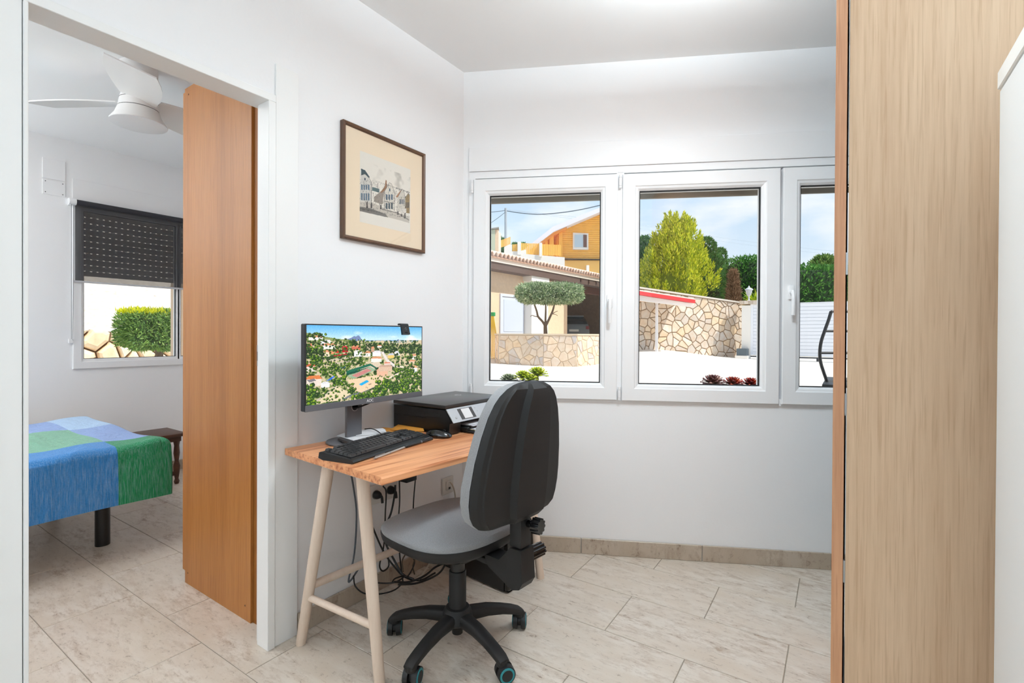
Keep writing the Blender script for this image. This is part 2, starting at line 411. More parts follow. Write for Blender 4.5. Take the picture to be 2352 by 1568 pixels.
struct(MB().box((BX, -1.1, 0), (-.1, -1.0, 2.6)).build('wall_bedroom_left', PAINT, smooth=False))
struct(MB().box((BX - .25, -1.1, 2.6), (-.1, 2.42, 2.75)).build('ceiling_bedroom', CEIL, smooth=False))

# ------------------------------------------------------------------ skirting tiles
def skirting(name, loc, rz, s0, s1, joint, pitch=.626, h=.083, t=.012):
    r = struct(root(name, loc, rz=rz)); e = [s0]
    k = joint
    while k - pitch > s0: k -= pitch
    while k < s1:
        if k > s0 + .02: e.append(k)
        k += pitch
    e.append(s1)
    for a, b in zip(e, e[1:]): MB().box((a + .0015, -t, 0), (b - .0015, -.001, h), bev=.002, seg=1).build('skirting_tile', BASETILE, r, world=False)
skirting('baseboard_window', OW, RW, .955, 3.9, 1.6046)
skirting('baseboard_left', (0, 0, 0), math.pi / 2, 1.124, 2.11, 1.52)                    # local y = -X
skirting('baseboard_bedroom', (BX, 0, 0), math.pi / 2, -.95, 2.28, 1.7)

# ------------------------------------------------------------------ door lining
tr = struct(root('trim_1', (0, .68, 0)))
for nm, a, b in (('jamb', 1.0, 1.028), ('jamb', .345, .355)):
    m_ = MB(); m_.box((-.062, a, 0), (.013, b, DZ - .028), bev=.0015, seg=1); m_.build(nm, LACQ, tr)
MB().box((-.088, 1.0135, 0), (-.0625, 1.03, DZ - .02)).build('door_stop', LACQ, tr); MB().box((-.108, .33, 0), (-.0625, .347, DZ - .02)).build('door_stop', LACQ, tr)
MB().box((-.062, .332, DZ - .028), (.013, 1.028, DZ), bev=.0015, seg=1).build('head', LACQ, tr)
MB().box((-.108, .332, DZ - .02), (-.0625, 1.03, DZ + .004)).build('door_stop', LACQ, tr)
MB().box((0, 1.0305, 0), (.008, 1.122, 2.19), bev=.001, seg=1).build('architrave', LACQ, tr)
MB().box((0, .2, 0), (.008, .3435, 2.19), bev=.001, seg=1).build('architrave', LACQ, tr)
sp = MB(); sp.box((-.088, 1.0115, 1.055), (-.066, 1.0135, 1.135), bev=.0009, seg=1); sp.build('strike_plate', STEEL, tr)
MB().box((-.084, 1.0105, 1.075), (-.072, 1.0118, 1.11)).build('latch_hole', BLACK, tr)

# ------------------------------------------------------------------ windows
def ring_loft(mb, s0, s1, z0, z1, prof):
    """profile (inset, depth) swept around a rectangle with mitred corners, closed profile"""
    rows = []
    for i, d in prof: rows.append([mb.bm.verts.new(p) for p in ((s0 + i, d, z0 + i), (s1 - i, d, z0 + i), (s1 - i, d, z1 - i), (s0 + i, d, z1 - i))])
    n = len(rows)
    for a in range(n):
        b = (a + 1) % n
        for k in range(4): mb.bm.faces.new([rows[a][k], rows[a][(k + 1) % 4], rows[b][(k + 1) % 4], rows[b][k]])
    return mb
SASHP = [(0, .05), (0, -.017), (.003, -.021), (.064, -.021), (.068, -.016), (.0785, -.013), (.088, -.002), (.088, .05)]
def sash(parent, s0, s1, z0, z1, hinge=None, handle=None, prof=SASHP):
    sh = ring_loft(MB(), s0, s1, z0, z1, prof).build('sash', PVC, parent, world=False, ang=15)
    i = prof[-2][0]
    ring_loft(MB(), s0 + i - .001, s1 - i + .001, z0 + i - .001, z1 - i + .001, [(0, .018), (0, .004), (.006, .004), (.006, .018)]).build('gasket', RUBBER, sh, world=False)
    MB().box((s0 + i, .018, z0 + i), (s1 - i, .024, z1 - i)).build('pane', GLASS, sh, smooth=False, world=False)
    if hinge is not None:
        for zz in (z0 + .003, z1 - .075):
            h = MB(); h.cyl((hinge, -.022, zz), (hinge, -.022, zz + .012), .0075); h.cyl((hinge, -.022, zz + .013), (hinge, -.022, zz + .055), .0078); h.cyl((hinge, -.022, zz + .056), (hinge, -.022, zz + .07), .0075)
            h.build('hinge', PVC, sh, world=False)
    if handle is not None:
        s, zc = handle; h = MB(); h.box((s - .015, -.031, zc - .035), (s + .015, -.0212, zc + .035), bev=.004); h.cyl((s, -.03, zc), (s, -.05, zc), .011)
        h.tube([(s, -.05, zc + .008), (s, -.056, zc - .02), (s, -.056, zc - .07), (s, -.053, zc - .115)], .009, n=10); h.build('handle', PVC, sh, world=False)
    return sh
win = struct(root('window_1', OW, rz=RW))
fm = MB(); ring_loft(fm, SL, SR, WZ0, WZ1, [(0, .07), (0, -.006), (.036, -.006), (.036, .07)])
fm.box((1.782, -.006, WZ0 + .03), (1.82, .07, WZ1 - .03)); fm.build('frame', PVC, win, world=False, ang=15)
sash(win, 1.004, 1.787, .834, 2.036, hinge=.996, handle=(1.747, 1.36))
sash(win, 1.812, 2.598, .832, 2.034, hinge=1.800)
sash(win, 2.611, 3.394, .832, 2.034, hinge=3.404, handle=(2.648, 1.40))
SHUT = mat('taupe_shutter', (150, 143, 132), .6, bump=.03, bscale=120)
for a, b in ((1.03, 1.785), (1.815, 2.60), (2.61, 3.39)):
    MB().box((a, .105, 1.932), (b, .118, 2.08), bev=.003, seg=1).build('shutter_slat', SHUT, win, world=False)
MB().box((SL - .03, .075, WZ0 - .03), (SR + .03, .33, WZ0 - .002)).build('sill', mat('stone_sill', (226, 220, 210), .7), win, world=False)
sb = struct(root('trim_2', OW, rz=RW)); MB().box((SL, -.012, WZ1 + .003), (SR + .2, 0, 2.216), bev=.0015, seg=1).build('shutter_box_cover', PVC, sb, world=False)

bw = struct(root('window_2', (BX, 0, 0), rz=math.pi / 2))
ring_loft(MB(), BY0, BY1, BZ0, BZ1, [(0, .07), (0, -.012), (.004, -.016), (.05, -.016), (.052, -.012), (.052, .07)]).build('frame', PVC, bw, world=False, ang=15)
for a, b in ((BY0 + .042, 1.905), (1.895, BY1 - .03)):
    pr = [(0, .05), (0, -.006), (.021, -.006), (.024, .0), (.024, .05)]
    sh = ring_loft(MB(), a, b, BZ0 + .05, BZ1 - .05, pr).build('sash', PVC, bw, world=False, ang=15)
    ring_loft(MB(), a + .0235, b - .0235, BZ0 + .0735, BZ1 - .0735, [(0, .02), (0, .003), (.004, .003), (.004, .02)]).build('gasket', RUBBER, sh, world=False)
    MB().box((a + .024, .018, BZ0 + .074), (b - .024, .024, BZ1 - .074)).build('pane', GLASS, sh, smooth=False, world=False)
SLAT = mat('grey_shutter_slat', (196, 190, 184), .6)
z = 2.12
while z > 1.70:                                                                        # lowered roller shutter: slats with light slots
    m_ = MB(); m_.box((BY0 + .03, .13, z - .040), (BY1 - .03, .142, z), bev=.003, seg=1); y = BY0 + .035
    while y < BY1 - .05:
        m_.box((y, .134, z - .0465), (y + .026, .139, z - .040)); y += .04
    m_.build('shutter_slat', SLAT, bw, world=False); z -= .0466
m_ = MB(); m_.box((BY0 + .03, .128, z - .035), (BY1 - .03, .145, z)); m_.build('shutter_slat', SLAT, bw, world=False)
MB().box((BY0, -.006, BZ1 + .002), (BY1 + .1, 0, 2.325), bev=.001, seg=1).build('shutter_box_cover', PVC, bw, world=False)

# ------------------------------------------------------------------ fill lamps (added out of frame to even out the room light)
LCOL = (.79, .925, 1.0)
FILL_GLOW = emit('fill_diffuser', (255, 250, 242), 2.0)
def fill_panel(name, x, y, z, sx, sy, watt, label, lcol=None):
    r = root(name, (x, y, z), label, 'lamp'); fr = MB()
    ring_loft(fr, -sx / 2, sx / 2, -sy / 2, sy / 2, [(0, .001), (0, -.03), (.012, -.03), (.012, .001)])
    me = fr.mesh('frame'); me.transform(Matrix.Rotation(math.pi / 2, 4, 'X')); place('frame', me, PVC, r, False)
    MB().box((-sx / 2 + .012, -sy / 2 + .012, -.02), (sx / 2 - .012, sy / 2 - .012, -.004)).build('diffuser', FILL_GLOW, r, world=False)
    l = bpy.data.lights.new('fill_light', 'AREA'); l.shape = 'RECTANGLE'; l.size = sx - .04; l.size_y = sy - .04; l.energy = watt; l.color = lcol or LCOL
    lo = bpy.data.objects.new('fill_light', l); col.objects.link(lo); lo.parent = r; lo.location = (0, 0, -.024)
def uplighter(name, x, y, z, r, watt, label, wall=False, lcol=None):
    o = root(name, (x, y, z if wall else 0), label, 'lamp'); W = ROOTM[o.name]
    m = MB(); m.lathe([(.03, -.10), (r * .7, -.06), (r, -.005), (r, 0), (r - .01, -.004), (r * .6, -.045), (.02, -.06)], (x, y, z), n=28); m.build('bowl', STEEL, o)
    if not wall: m = MB(); m.cyl((x, y, .02), (x, y, z - .09), .012); m.build('pole', STEEL, o); m = MB(); m.lathe([(.14, 0), (.14, .015), (.02, .03)], (x, y, 0), n=28); m.build('base', STEEL, o)
    else: MB().box((x, y - .03, z - .1), (2.7, y + .03, z - .06)).build('bracket', STEEL, o)
    l = bpy.data.lights.new('fill_light', 'AREA'); l.shape = 'DISK'; l.size = r * 1.7; l.energy = watt; l.color = lcol or LCOL
    lo = bpy.data.objects.new('fill_light', l); col.objects.link(lo); lo.parent = o; lo.location = (0, 0, (0 if wall else z) + .001); lo.rotation_euler = (math.pi, 0, 0)
def pendant(x, y, z, r, up, down, label):
    o = root('added_pendant_lamp', (x, y, 2.64), label, 'lamp')
    m = MB(); m.cyl((x, y, z + .06), (x, y, 2.62), .004, n=8); m.build('cord', PVC, o); m = MB(); m.lathe([(.05, -.025), (.05, 0)], (x, y, 2.64), n=24); m.build('canopy', PVC, o)
    m = MB(); m.lathe([(r, -.05), (r + .003, -.05), (r + .003, .05), (r, .05)], (x, y, z), n=40); m.build('drum_shade', PVC, o)
    for w_, dz, rx in ((up, .054, math.pi), (down, -.054, 0)):
        l = bpy.data.lights.new('fill_light', 'AREA'); l.shape = 'DISK'; l.size = r * 1.9; l.energy = w_; l.color = LCOL
        lo = bpy.data.objects.new('fill_light', l); col.objects.link(lo); lo.parent = o; lo.location = (0, 0, z - 2.64 + dz); lo.rotation_euler = (rx, 0, 0)
pendant(1.5, 1.58, 2.40, .2, 40, 20, 'added white drum pendant, out of view, brightening the desk room')  # unseen lamp, added to brighten the ceiling and window wall
fill_panel('added_ceiling_lamp', -1.6, -.35, 2.6, .9, .9, 20, 'added square white ceiling panel, out of view, brightening the bedroom', (.96, .985, 1.0))  # added fill panel, lifts the bedroom brightness
uplighter('added_wall_uplighter', 2.5, .45, 2.0, .15, 14, 'added steel wall uplighter, out of view above the white cabinet', True)  # unseen fill lamp, added to bounce light off the ceiling
uplighter('added_floor_uplighter', 1.2, -1.9, 1.85, .16, 40, 'added steel floor uplighter, unseen behind the viewer')  # added behind the camera for soft bounced fill
uplighter('added_floor_uplighter', -2.6, -.7, 1.75, .16, 22, 'added steel floor uplighter, unseen in the bedroom corner', lcol=(.96, .985, 1.0))  # invented bedroom fill, aimed up at the ceiling

# ------------------------------------------------------------------ flat pictures: colour grids painted in code
def vnoise(h, w, cells, rng):
    gh, gw = max(2, int(cells * h / w) + 2), cells + 2; g = rng.random((gh, gw))
    y = np.linspace(0, gh - 1.001, h); x = np.linspace(0, gw - 1.001, w); yi, xi = y.astype(int), x.astype(int); fy, fx = (y - yi)[:, None], (x - xi)[None, :]
    fy, fx = fy * fy * (3 - 2 * fy), fx * fx * (3 - 2 * fx)
    return g[yi][:, xi] * (1 - fy) * (1 - fx) + g[yi + 1][:, xi] * fy * (1 - fx) + g[yi][:, xi + 1] * (1 - fy) * fx + g[yi + 1][:, xi + 1] * fy * fx
class Canvas:
    def __init__(s, w, h, rgb): s.w, s.h = w, h; s.a = np.ones((h, w, 3)) * np.array(rgb, float); s.Y, s.X = np.mgrid[0:h, 0:w]; s.X = (s.X + .5) / w; s.Y = (s.Y + .5) / h
    def poly(s, pts, rgb, al=1.0):
        P = np.array(pts); x0, y0 = P.min(0); x1, y1 = P.max(0)
        a, b = max(0, int(y0 * s.h)), min(s.h, int(y1 * s.h) + 2); c, d = max(0, int(x0 * s.w)), min(s.w, int(x1 * s.w) + 2)
        if a >= b or c >= d: return
        X, Y = s.X[a:b, c:d], s.Y[a:b, c:d]; m = np.zeros(X.shape, bool); n = len(P)
        for i in range(n):
            (xa, ya), (xb, yb) = P[i], P[(i + 1) % n]
            if ya == yb: continue
            m ^= ((ya > Y) != (yb > Y)) & (X < (xb - xa) * (Y - ya) / (yb - ya) + xa)
        s.a[a:b, c:d][m] = s.a[a:b, c:d][m] * (1 - al) + np.array(rgb, float) * al
    def blob(s, x, y, rx, ry, rgb, rng, n=9, al=1.0):
        t = np.linspace(0, 2 * math.pi, n, endpoint=False); k = rng.uniform(.7, 1.2, n); s.poly([(x + rx * k[i] * math.cos(t[i]), y + ry * k[i] * math.sin(t[i])) for i in range(n)], rgb, al)
    def line(s, pts, wd, rgb, al=1.0):
        for (xa, ya), (xb, yb) in zip(pts, pts[1:]):
            L = math.hypot(xb - xa, (yb - ya)) + 1e-9; nx, ny = -(yb - ya) / L * wd / 2, (xb - xa) / L * wd / 2 * s.w / s.h
            s.poly([(xa + nx, ya + ny), (xb + nx, yb + ny), (xb - nx, yb - ny), (xa - nx, ya - ny)], rgb, al)
    def mesh(s, name, O, U, V):
        """quad grid on the plane O + u*U + v*V (v downwards), one colour per quad"""
        w, h = s.w, s.h; O, U, V = map(np.array, (O, U, V))
        uu, vv = np.meshgrid(np.linspace(0, 1, w + 1), np.linspace(0, 1, h + 1)); P = O + uu.reshape(-1, 1) * U + vv.reshape(-1, 1) * V
        i = (np.arange(h)[:, None] * (w + 1) + np.arange(w)[None, :]).ravel(); Fc = np.stack([i, i + w + 1, i + w + 2, i + 1], 1)
        me = bpy.data.meshes.new(name); me.vertices.add(len(P)); me.vertices.foreach_set('co', P.astype(np.float32).ravel())
        me.loops.add(Fc.size); me.loops.foreach_set('vertex_index', Fc.astype(np.int32).ravel()); me.polygons.add(len(Fc)); me.polygons.foreach_set('loop_start', np.arange(0, Fc.size, 4, dtype=np.int32)); me.update(calc_edges=True)
        c = np.clip(s.a, 0, 255) / 255; c = np.where(c <= .04045, c / 12.92, ((c + .055) / 1.055) ** 2.4).reshape(-1, 3)
        at_ = me.color_attributes.new('print', 'FLOAT_COLOR', 'CORNER'); at_.data.foreach_set('color', np.repeat(np.concatenate([c, np.ones((len(c), 1))], 1), 4, axis=0).astype(np.float32).ravel()); return me
def print_mat(name, glow=0.0, rough=.6):
    m, nt, b = new_mat(name); a = nt.nodes.new('ShaderNodeVertexColor'); a.layer_name = 'print'
    if glow:
        b.inputs['Base Color'].default_value = (.01, .01, .01, 1); nt.links.new(a.outputs[0], b.inputs['Emission Color']); b.inputs['Emission Strength'].default_value = glow
    else: nt.links.new(a.outputs[0], b.inputs['Base Color'])
    b.inputs['Roughness'].default_value = rough; b.inputs['Specular IOR Level'].default_value = .2; return m

# ------------------------------------------------------------------ framed print on the desk wall
py0, py1, pz0, pz1 = 1.318, 1.806, 1.585, 2.083
pic = root('framed_picture', (0, 1.56, pz0), 'old town street print with cream mat in thin brown frame', 'picture')
FRW = wood('walnut_frame', (104, 72, 48), (84, 56, 38), (58, 38, 26), 'Z', .4)
m_ = MB(); pr = [(0, 0), (0, .022), (.004, .025), (.012, .022), (.016, .016), (.016, 0)]
ring_loft(m_, py0, py1, pz0, pz1, [(i, -d) for i, d in pr])
me = m_.mesh('frame', ang=20); me.transform(Matrix.Rotation(math.pi / 2, 4, 'Z')); place('frame', me, FRW, pic)      # (s,d,z) -> (-d, s, z)
MB().box((.008, py0 + .015, pz0 + .015), (.013, py1 - .015, pz1 - .015)).build('mat', mat('cream_mat_board', (236, 216, 188), .8), pic)
cv = Canvas(230, 290, (229, 223, 212)); r_ = np.random.default_rng(3)
sk = vnoise(290, 230, 7, r_) * .6 + vnoise(290, 230, 18, r_) * .4
cv.a -= (np.clip(sk - .55, 0, 1) * 150 * ((cv.Y > .12) & (cv.Y < .5)) * (.2 + .8 * cv.X))[..., None]
INK = (74, 72, 70)
def T(x, y):   # crop coordinates of the print -> sheet u,v
    u = (x - 300) / 538; return (u, (y - (393 + 207 * u)) / (752 - 82 * u))
def P_(pts, rgb, al=1.0): cv.poly([T(*p) for p in pts], rgb, al)
def L_(pts, wd=.006, rgb=INK, al=.9): cv.line([T(*p) for p in pts], wd, rgb, al)
P_([(300, 930), (420, 940), (600, 1020), (830, 1090), (826, 1160), (690, 1120), (590, 1095), (430, 1060), (298, 1030)], (196, 188, 176))
P_([(298, 985), (400, 1000), (560, 1060), (590, 1098), (420, 1060), (298, 1032)], (120, 116, 110))
P_([(310, 583), (350, 600), (395, 670), (388, 690), (340, 640), (312, 655)], (70, 86, 92)); P_([(310, 655), (350, 640), (388, 680), (410, 720), (412, 940), (300, 925)], (205, 202, 194))
for y0_, y1_ in ((750, 805), (840, 915)):
    for k in range(4): x_ = 312 + k * 22; P_([(x_, y0_), (x_ + 15, y0_ + 5), (x_ + 15, y1_ + 5), (x_, y1_)], (96, 116, 132))
L_([(310, 655), (350, 640), (388, 680), (412, 720), (412, 940)]); P_([(343, 680), (356, 684), (356, 708), (343, 704)], (70, 80, 90))
P_([(420, 775), (495, 795), (495, 835), (420, 815)], (92, 112, 112)); L_([(478, 735), (478, 800)], .008)
P_([(440, 880), (560, 780), (600, 830), (560, 930), (520, 960), (440, 930)], (150, 140, 130))
P_([(505, 830), (550, 770), (560, 700), (570, 705), (575, 770), (560, 800), (515, 840)], (150, 112, 84))
P_([(530, 920), (545, 830), (575, 770), (600, 728), (625, 745), (660, 845), (655, 1020), (550, 1010)], (214, 208, 196))
L_([(545, 830), (575, 770), (600, 728), (625, 745), (660, 845), (655, 1030)]); L_([(548, 925), (656, 950)], .01); L_([(548, 830), (550, 1010)], .008)
for x_ in (562, 590, 618):
    P_([(x_, 850), (x_ + 19, 857), (x_ + 19, 915), (x_, 907)], (84, 100, 116)); P_([(x_, 940), (x_ + 19, 947), (x_ + 19, 1012), (x_, 1004)], (70, 84, 92))
P_([(597, 790), (612, 795), (612, 825), (597, 820)], (84, 100, 116))
P_([(670, 880), (720, 820), (735, 805), (720, 860), (700, 890)], (176, 128, 96)); P_([(690, 890), (742, 798), (758, 815), (775, 880), (778, 1060), (680, 1030)], (206, 200, 188)); L_([(690, 890), (742, 798), (758, 815), (775, 880), (778, 1060)])
for x_ in (715, 735, 755): P_([(x_, 905), (x_ + 13, 909), (x_ + 13, 960), (x_, 956)], (90, 100, 108))
P_([(780, 890), (815, 845), (830, 870), (830, 1060), (778, 1050)], (150, 128, 92)); L_([(780, 890), (815, 845), (830, 870)])
for x_ in (785, 800, 815): P_([(x_, 940), (x_ + 9, 943), (x_ + 9, 1000), (x_, 997)], (84, 80, 76))
for x_, y_, h_ in ((365, 930, 70), (408, 940, 60), (505, 960, 50), (690, 1030, 40), (770, 1050, 60), (730, 1060, 30)): P_([(x_, y_), (x_ + 12, y_ + 4), (x_ + 14, y_ + h_), (x_ - 4, y_ + h_)], (70, 66, 64), .9)
P_([(725, 1010), (790, 1005), (792, 1050), (722, 1060)], (220, 214, 204)); L_([(520, 1010), (690, 1050), (826, 1130)], .02, (96, 92, 86), .6)
for _ in range(900):
    x_, y_ = r_.uniform(302, 825), r_.uniform(690, 1110); y_ = min(max(y_, 650 + (x_ - 300) * .35), 1000 + (x_ - 300) * .2)
    L_([(x_, y_), (x_ + r_.uniform(-9, 9), y_ + r_.uniform(3, 18))], .005, INK, .5)
a_, b_ = onX(826, 345, .0135), onX(941.5, 536, .0135)
place('print', cv.mesh('print', (.0134, a_[1] + .002, a_[2]), (0, b_[1] - a_[1], 0), (0, 0, -(a_[2] - b_[2]))), print_mat('etching_print'), pic)
MB().box((.0145, py0 + .015, pz0 + .015), (.0155, py1 - .015, pz1 - .015)).build('glass', glass('picture_glass', .03), pic, smooth=False)

# ------------------------------------------------------------------ desk on trestle legs
DA = math.radians(-4.5); DZT = .742
desk = root('desk', (.61, 1.02, 0), 'narrow desk with orange-brown wooden top on pale trestle legs', 'desk', rz=DA)
DM = ROOTM[desk.name]
def dw(x, y, z): return tuple(DM @ Vector((x, y, z)))
TOPW = wood('larch_top', (232, 172, 126), (216, 144, 96), (160, 88, 50), 'Y', .38, fine=12, contrast=1.5)
LEGW = wood('pale_birch', (226, 208, 192), (220, 200, 182), (202, 178, 158), 'Z', .55, contrast=.5, pores=False)
DL = .965
m_ = MB(); m_.prism([(0, DZT - .024), (0, DZT - .006), (-.004, DZT), (-.60, DZT), (-.60, DZT - .024), (-.012, DZT - .024)][::-1], (0, DL), Matrix(((1, 0, 0, 0), (0, 0, 1, 0), (0, 1, 0, 0), (0, 0, 0, 1))))
m_.build('tabletop', TOPW, desk, world=False, smooth=False)
def trestle(ya, sgn):
    # two splayed legs, head plate and cross rail
    b_top, f_top = Vector((-.405, ya + sgn * .03, .70)), Vector((-.195, ya + sgn * .03, .70)); b_bot, f_bot = Vector((-.545, ya, 0)), Vector((-.135, ya + (.06 if sgn > 0 else .03), 0))
    for t_, bo in ((b_top, b_bot), (f_top, f_bot)):
        d = (t_ - bo); m = MB(); m.tube([bo, bo + d * .5, t_ + d * .01], .02, n=14, sub=3, radii=[.0185, .0215, .0225]); m.build('leg', LEGW, desk, world=False)
    rl = lambda k: b_bot.lerp(b_top, k); rf = lambda k: f_bot.lerp(f_top, k)
    MB().cyl(rl(.27), rf(.27), .0125, n=12).build('cross_rail', LEGW, desk, world=False)
    MB().box((-.53, ya + sgn * .0 - .005, .7), (-.05, ya + sgn * .06 + .005, .7175), bev=.005).build('head_plate', LEGW, desk, world=False)
    return rl(.33)
s0_ = trestle(.035, 1); s1_ = trestle(1.0, -1)
MB().cyl(s0_, s1_, .0155, n=12).build('stretcher', LEGW, desk, world=False)
MB().box((-.60, .12, .69), (-.585, DL - .12, .717)).build('apron', LEGW, desk, world=False)
MB().box((-.115, .19, .700), (-.10, .205, .718)).build('wood_block', TOPW, desk, world=False)

# ------------------------------------------------------------------ office chair
CHR = math.radians(173.5)
ch = root('office_chair', (.565, 1.43, 0), 'grey fabric swivel office chair with black shell and five castors', 'chair', rz=CHR)
FAB = mat('grey_fabric', (142, 142, 144), .95, spec=.1, var=.16, scale=420, bump=.25, bscale=700, sheen=.3)
SHELL = mat('black_shell', (30, 29, 29), .55, spec=.35, bump=.12, bscale=900)
def se(t, a, b, e=2.7): c, s = math.cos(t), math.sin(t); return a * math.copysign(abs(c) ** (2 / e), c), b * math.copysign(abs(s) ** (2 / e), s)
def disc_loft(name, rings, m, parent, n=48):
    V = []; Fc = []
    for row in rings: V += row
    for i in range(len(rings) - 1):
        for k in range(n): Fc.append((i * n + k, i * n + (k + 1) % n, (i + 1) * n + (k + 1) % n, (i + 1) * n + k))
    Fc.append(tuple(range(n - 1, -1, -1))); Fc.append(tuple(range((len(rings) - 1) * n, len(rings) * n)))
    mb = MB(); mb._add(V, Fc); return mb.build(name, m, parent, world=False, ang=50)
TH = [2 * math.pi * k / 48 for k in range(48)]
def seat_ring(k, zf, a=.238, b=.245): 
    R_ = []
    for t in TH:
        x, y = se(t, a, b); x *= k; y *= k; R_.append((x + .035, y, zf(x / a, y / b) + .012))
    return R_
ztop = lambda r: (lambda x, y: .456 + .036 * (1 - r ** 3.2) - .018 * max(0, x) ** 3 + .012 * max(0, -x - .2) * (1 - abs(y)) + .008 * y * y * (1 - r ** 4))
disc_loft('seat_cushion', [seat_ring(.05, ztop(.05))] + [seat_ring(k, ztop(k)) for k in (.25, .45, .62, .76, .87, .94, .98)] + [seat_ring(1.0, lambda x, y: .450 - .016 * max(0, x) ** 3), seat_ring(.985, lambda x, y: .436 - .016 * max(0, x) ** 3)], FAB, ch)
disc_loft('seat_shell', [seat_ring(1.0, lambda x, y: .4405 - .016 * max(0, x) ** 3), seat_ring(1.003, lambda x, y: .432 - .016 * max(0, x) ** 3), seat_ring(.985, lambda x, y: .412), seat_ring(.88, lambda x, y: .392), seat_ring(.55, lambda x, y: .382), seat_ring(.3, lambda x, y: .38)], SHELL, ch)
HZ = [.553, .556, .565, .585, .61, .65, .70, .78, .86, .92, .96, .985, 1.005, 1.018, 1.024, 1.026]
HW = [.12, .150, .178, .200, .213, .221, .221, .211, .193, .173, .152, .131, .104, .074, .048, .02]
def back_x(z, y): return -.295 - .10 * (z - .56) + .42 * y * y
def rowf(i): e = min(HZ[i] - HZ[0], HZ[-1] - HZ[i]) / .05; return math.sqrt(max(0, 1 - (1 - min(1, e)) ** 2))
def back_grid(name, ts, xf, m):
    V = []; Fc = []; n = len(ts)
    for i, z in enumerate(HZ):
        for t in ts: y = HW[i] * t; V.append((back_x(z, y) + xf(t, rowf(i), z), y, z))
    for i in range(len(HZ) - 1):
        for k in range(n - 1): a = i * n + k; Fc.append((a, a + 1, a + n + 1, a + n))
    mb = MB(); vs = mb._add(V, Fc)
    return mb, vs, n
ts = [-1, -1, -.985, -.95, -.88, -.75, -.5, -.2, .2, .5, .75, .88, .95, .985, 1, 1]
def cush(t, rf, z): e = 1 - abs(t); return .0 if False else (.006 + .034 * min(1, rf + .15) + .022 * rf * (1 - t * t) + .006 * rf * math.exp(-((z - .68) / .08) ** 2)) * (min(1, (e / .03)) ** .5 if e < .03 else 1) 
mb, vs, n = back_grid('backrest_cushion', [-1, -.9985, -.99, -.97, -.93, -.85, -.7, -.4, 0, .4, .7, .85, .93, .97, .99, .9985, 1], cush, FAB)
mb.build('backrest_cushion', FAB, ch, world=False, ang=60)
def shell_x(t, rf, z):
    a = abs(t)
    d = .0 if a > .995 else (-.010 if a > .96 else (-.022 if a > .9 else (-.026 if a > .86 else (-.030 if a > .36 else -.062))))
    if .36 >= a: d = -.056
    if -.42 < t < -.34 or .34 < t < .42: d = -.034 if a > .365 else -.056
    return d * min(1, rf * 1.1) - .002
mb, vs, n = back_grid('backrest_shell', [-1, -.985, -.95, -.88, -.86, -.6, -.40, -.345, -.1, .1, .345, .40, .6, .86, .88, .95, .985, 1], shell_x, SHELL)
mb.build('backrest_shell', SHELL, ch, world=False, ang=22)
# back bracket, knobs, levers
m_ = MB(); m_.prism([(-.29, .465), (-.338, .465), (-.345, .36), (-.33, .335), (-.30, .325), (-.19, .372), (-.17, .41), (-.24, .41), (-.27, .44)], (-.034, .034), Matrix(((1, 0, 0, 0), (0, 0, 1, 0), (0, 1, 0, 0), (0, 0, 0, 1))))
m_.build('bracket_cover', SHELL, ch, world=False, ang=25)
m_ = MB(); m_.box((-.333, -.028, .467), (-.282, .028, .60), bev=.006); m_.box((-.33, -.022, .60), (-.305, .022, .70), bev=.003); m_.build('back_upright', BLACK, ch, world=False)
m_ = MB(); m_.box((-.24, -.03, .372), (.06, .03, .392), bev=.004); m_.box((-.10, -.07, .355), (.07, .07, .385), bev=.012); m_.build('seat_mechanism', BLACK, ch, world=False)
def knob(mb, p0, p1, r):
    p0, p1 = Vector(p0), Vector(p1); d = (p1 - p0).normalized(); a = d.orthogonal().normalized(); b = d.cross(a)
    mb.cyl(p0, p1, r * .9, r * .86, n=20)
    for k in range(10): t = 2 * math.pi * k / 10; o = (a * math.cos(t) + b * math.sin(t)) * r * .86; mb.cyl(p0 + o, p1 + o * .98, r * .2, n=8)
m_ = MB(); m_.cyl((-.33, -.01, .545), (-.36, -.012, .545), .012); knob(m_, (-.355, -.012, .545), (-.385, -.016, .545), .026); m_.build('height_knob', GLOSSB, ch, world=False)
m_ = MB(); knob(m_, (-.29, -.036, .41), (-.295, -.135, .41), .024); m_.build('tilt_knob', GLOSSB, ch, world=False)
m_ = MB(); m_.lathe([(.02, .115), (.033, .12), (.0325, .285), (.031, .288)], n=24); m_.build('gas_column_cover', BLACK, ch, world=False)
m_ = MB(); m_.cyl((0, 0, .285), (0, 0, .32), .027, n=24); m_.cyl((0, 0, .32), (0, 0, .375), .022, n=24); m_.build('gas_lift', SATIN, ch, world=False)
m_ = MB(); m_.lathe([(.02, .05), (.0205, .085), (.045, .09), (.062, .105), (.056, .132), (.044, .15), (.037, .152)], n=28); m_.build('hub', SHELL, ch, world=False)
CASM = None
TEAL = mat('teal_ring', (28, 128, 136), .4)
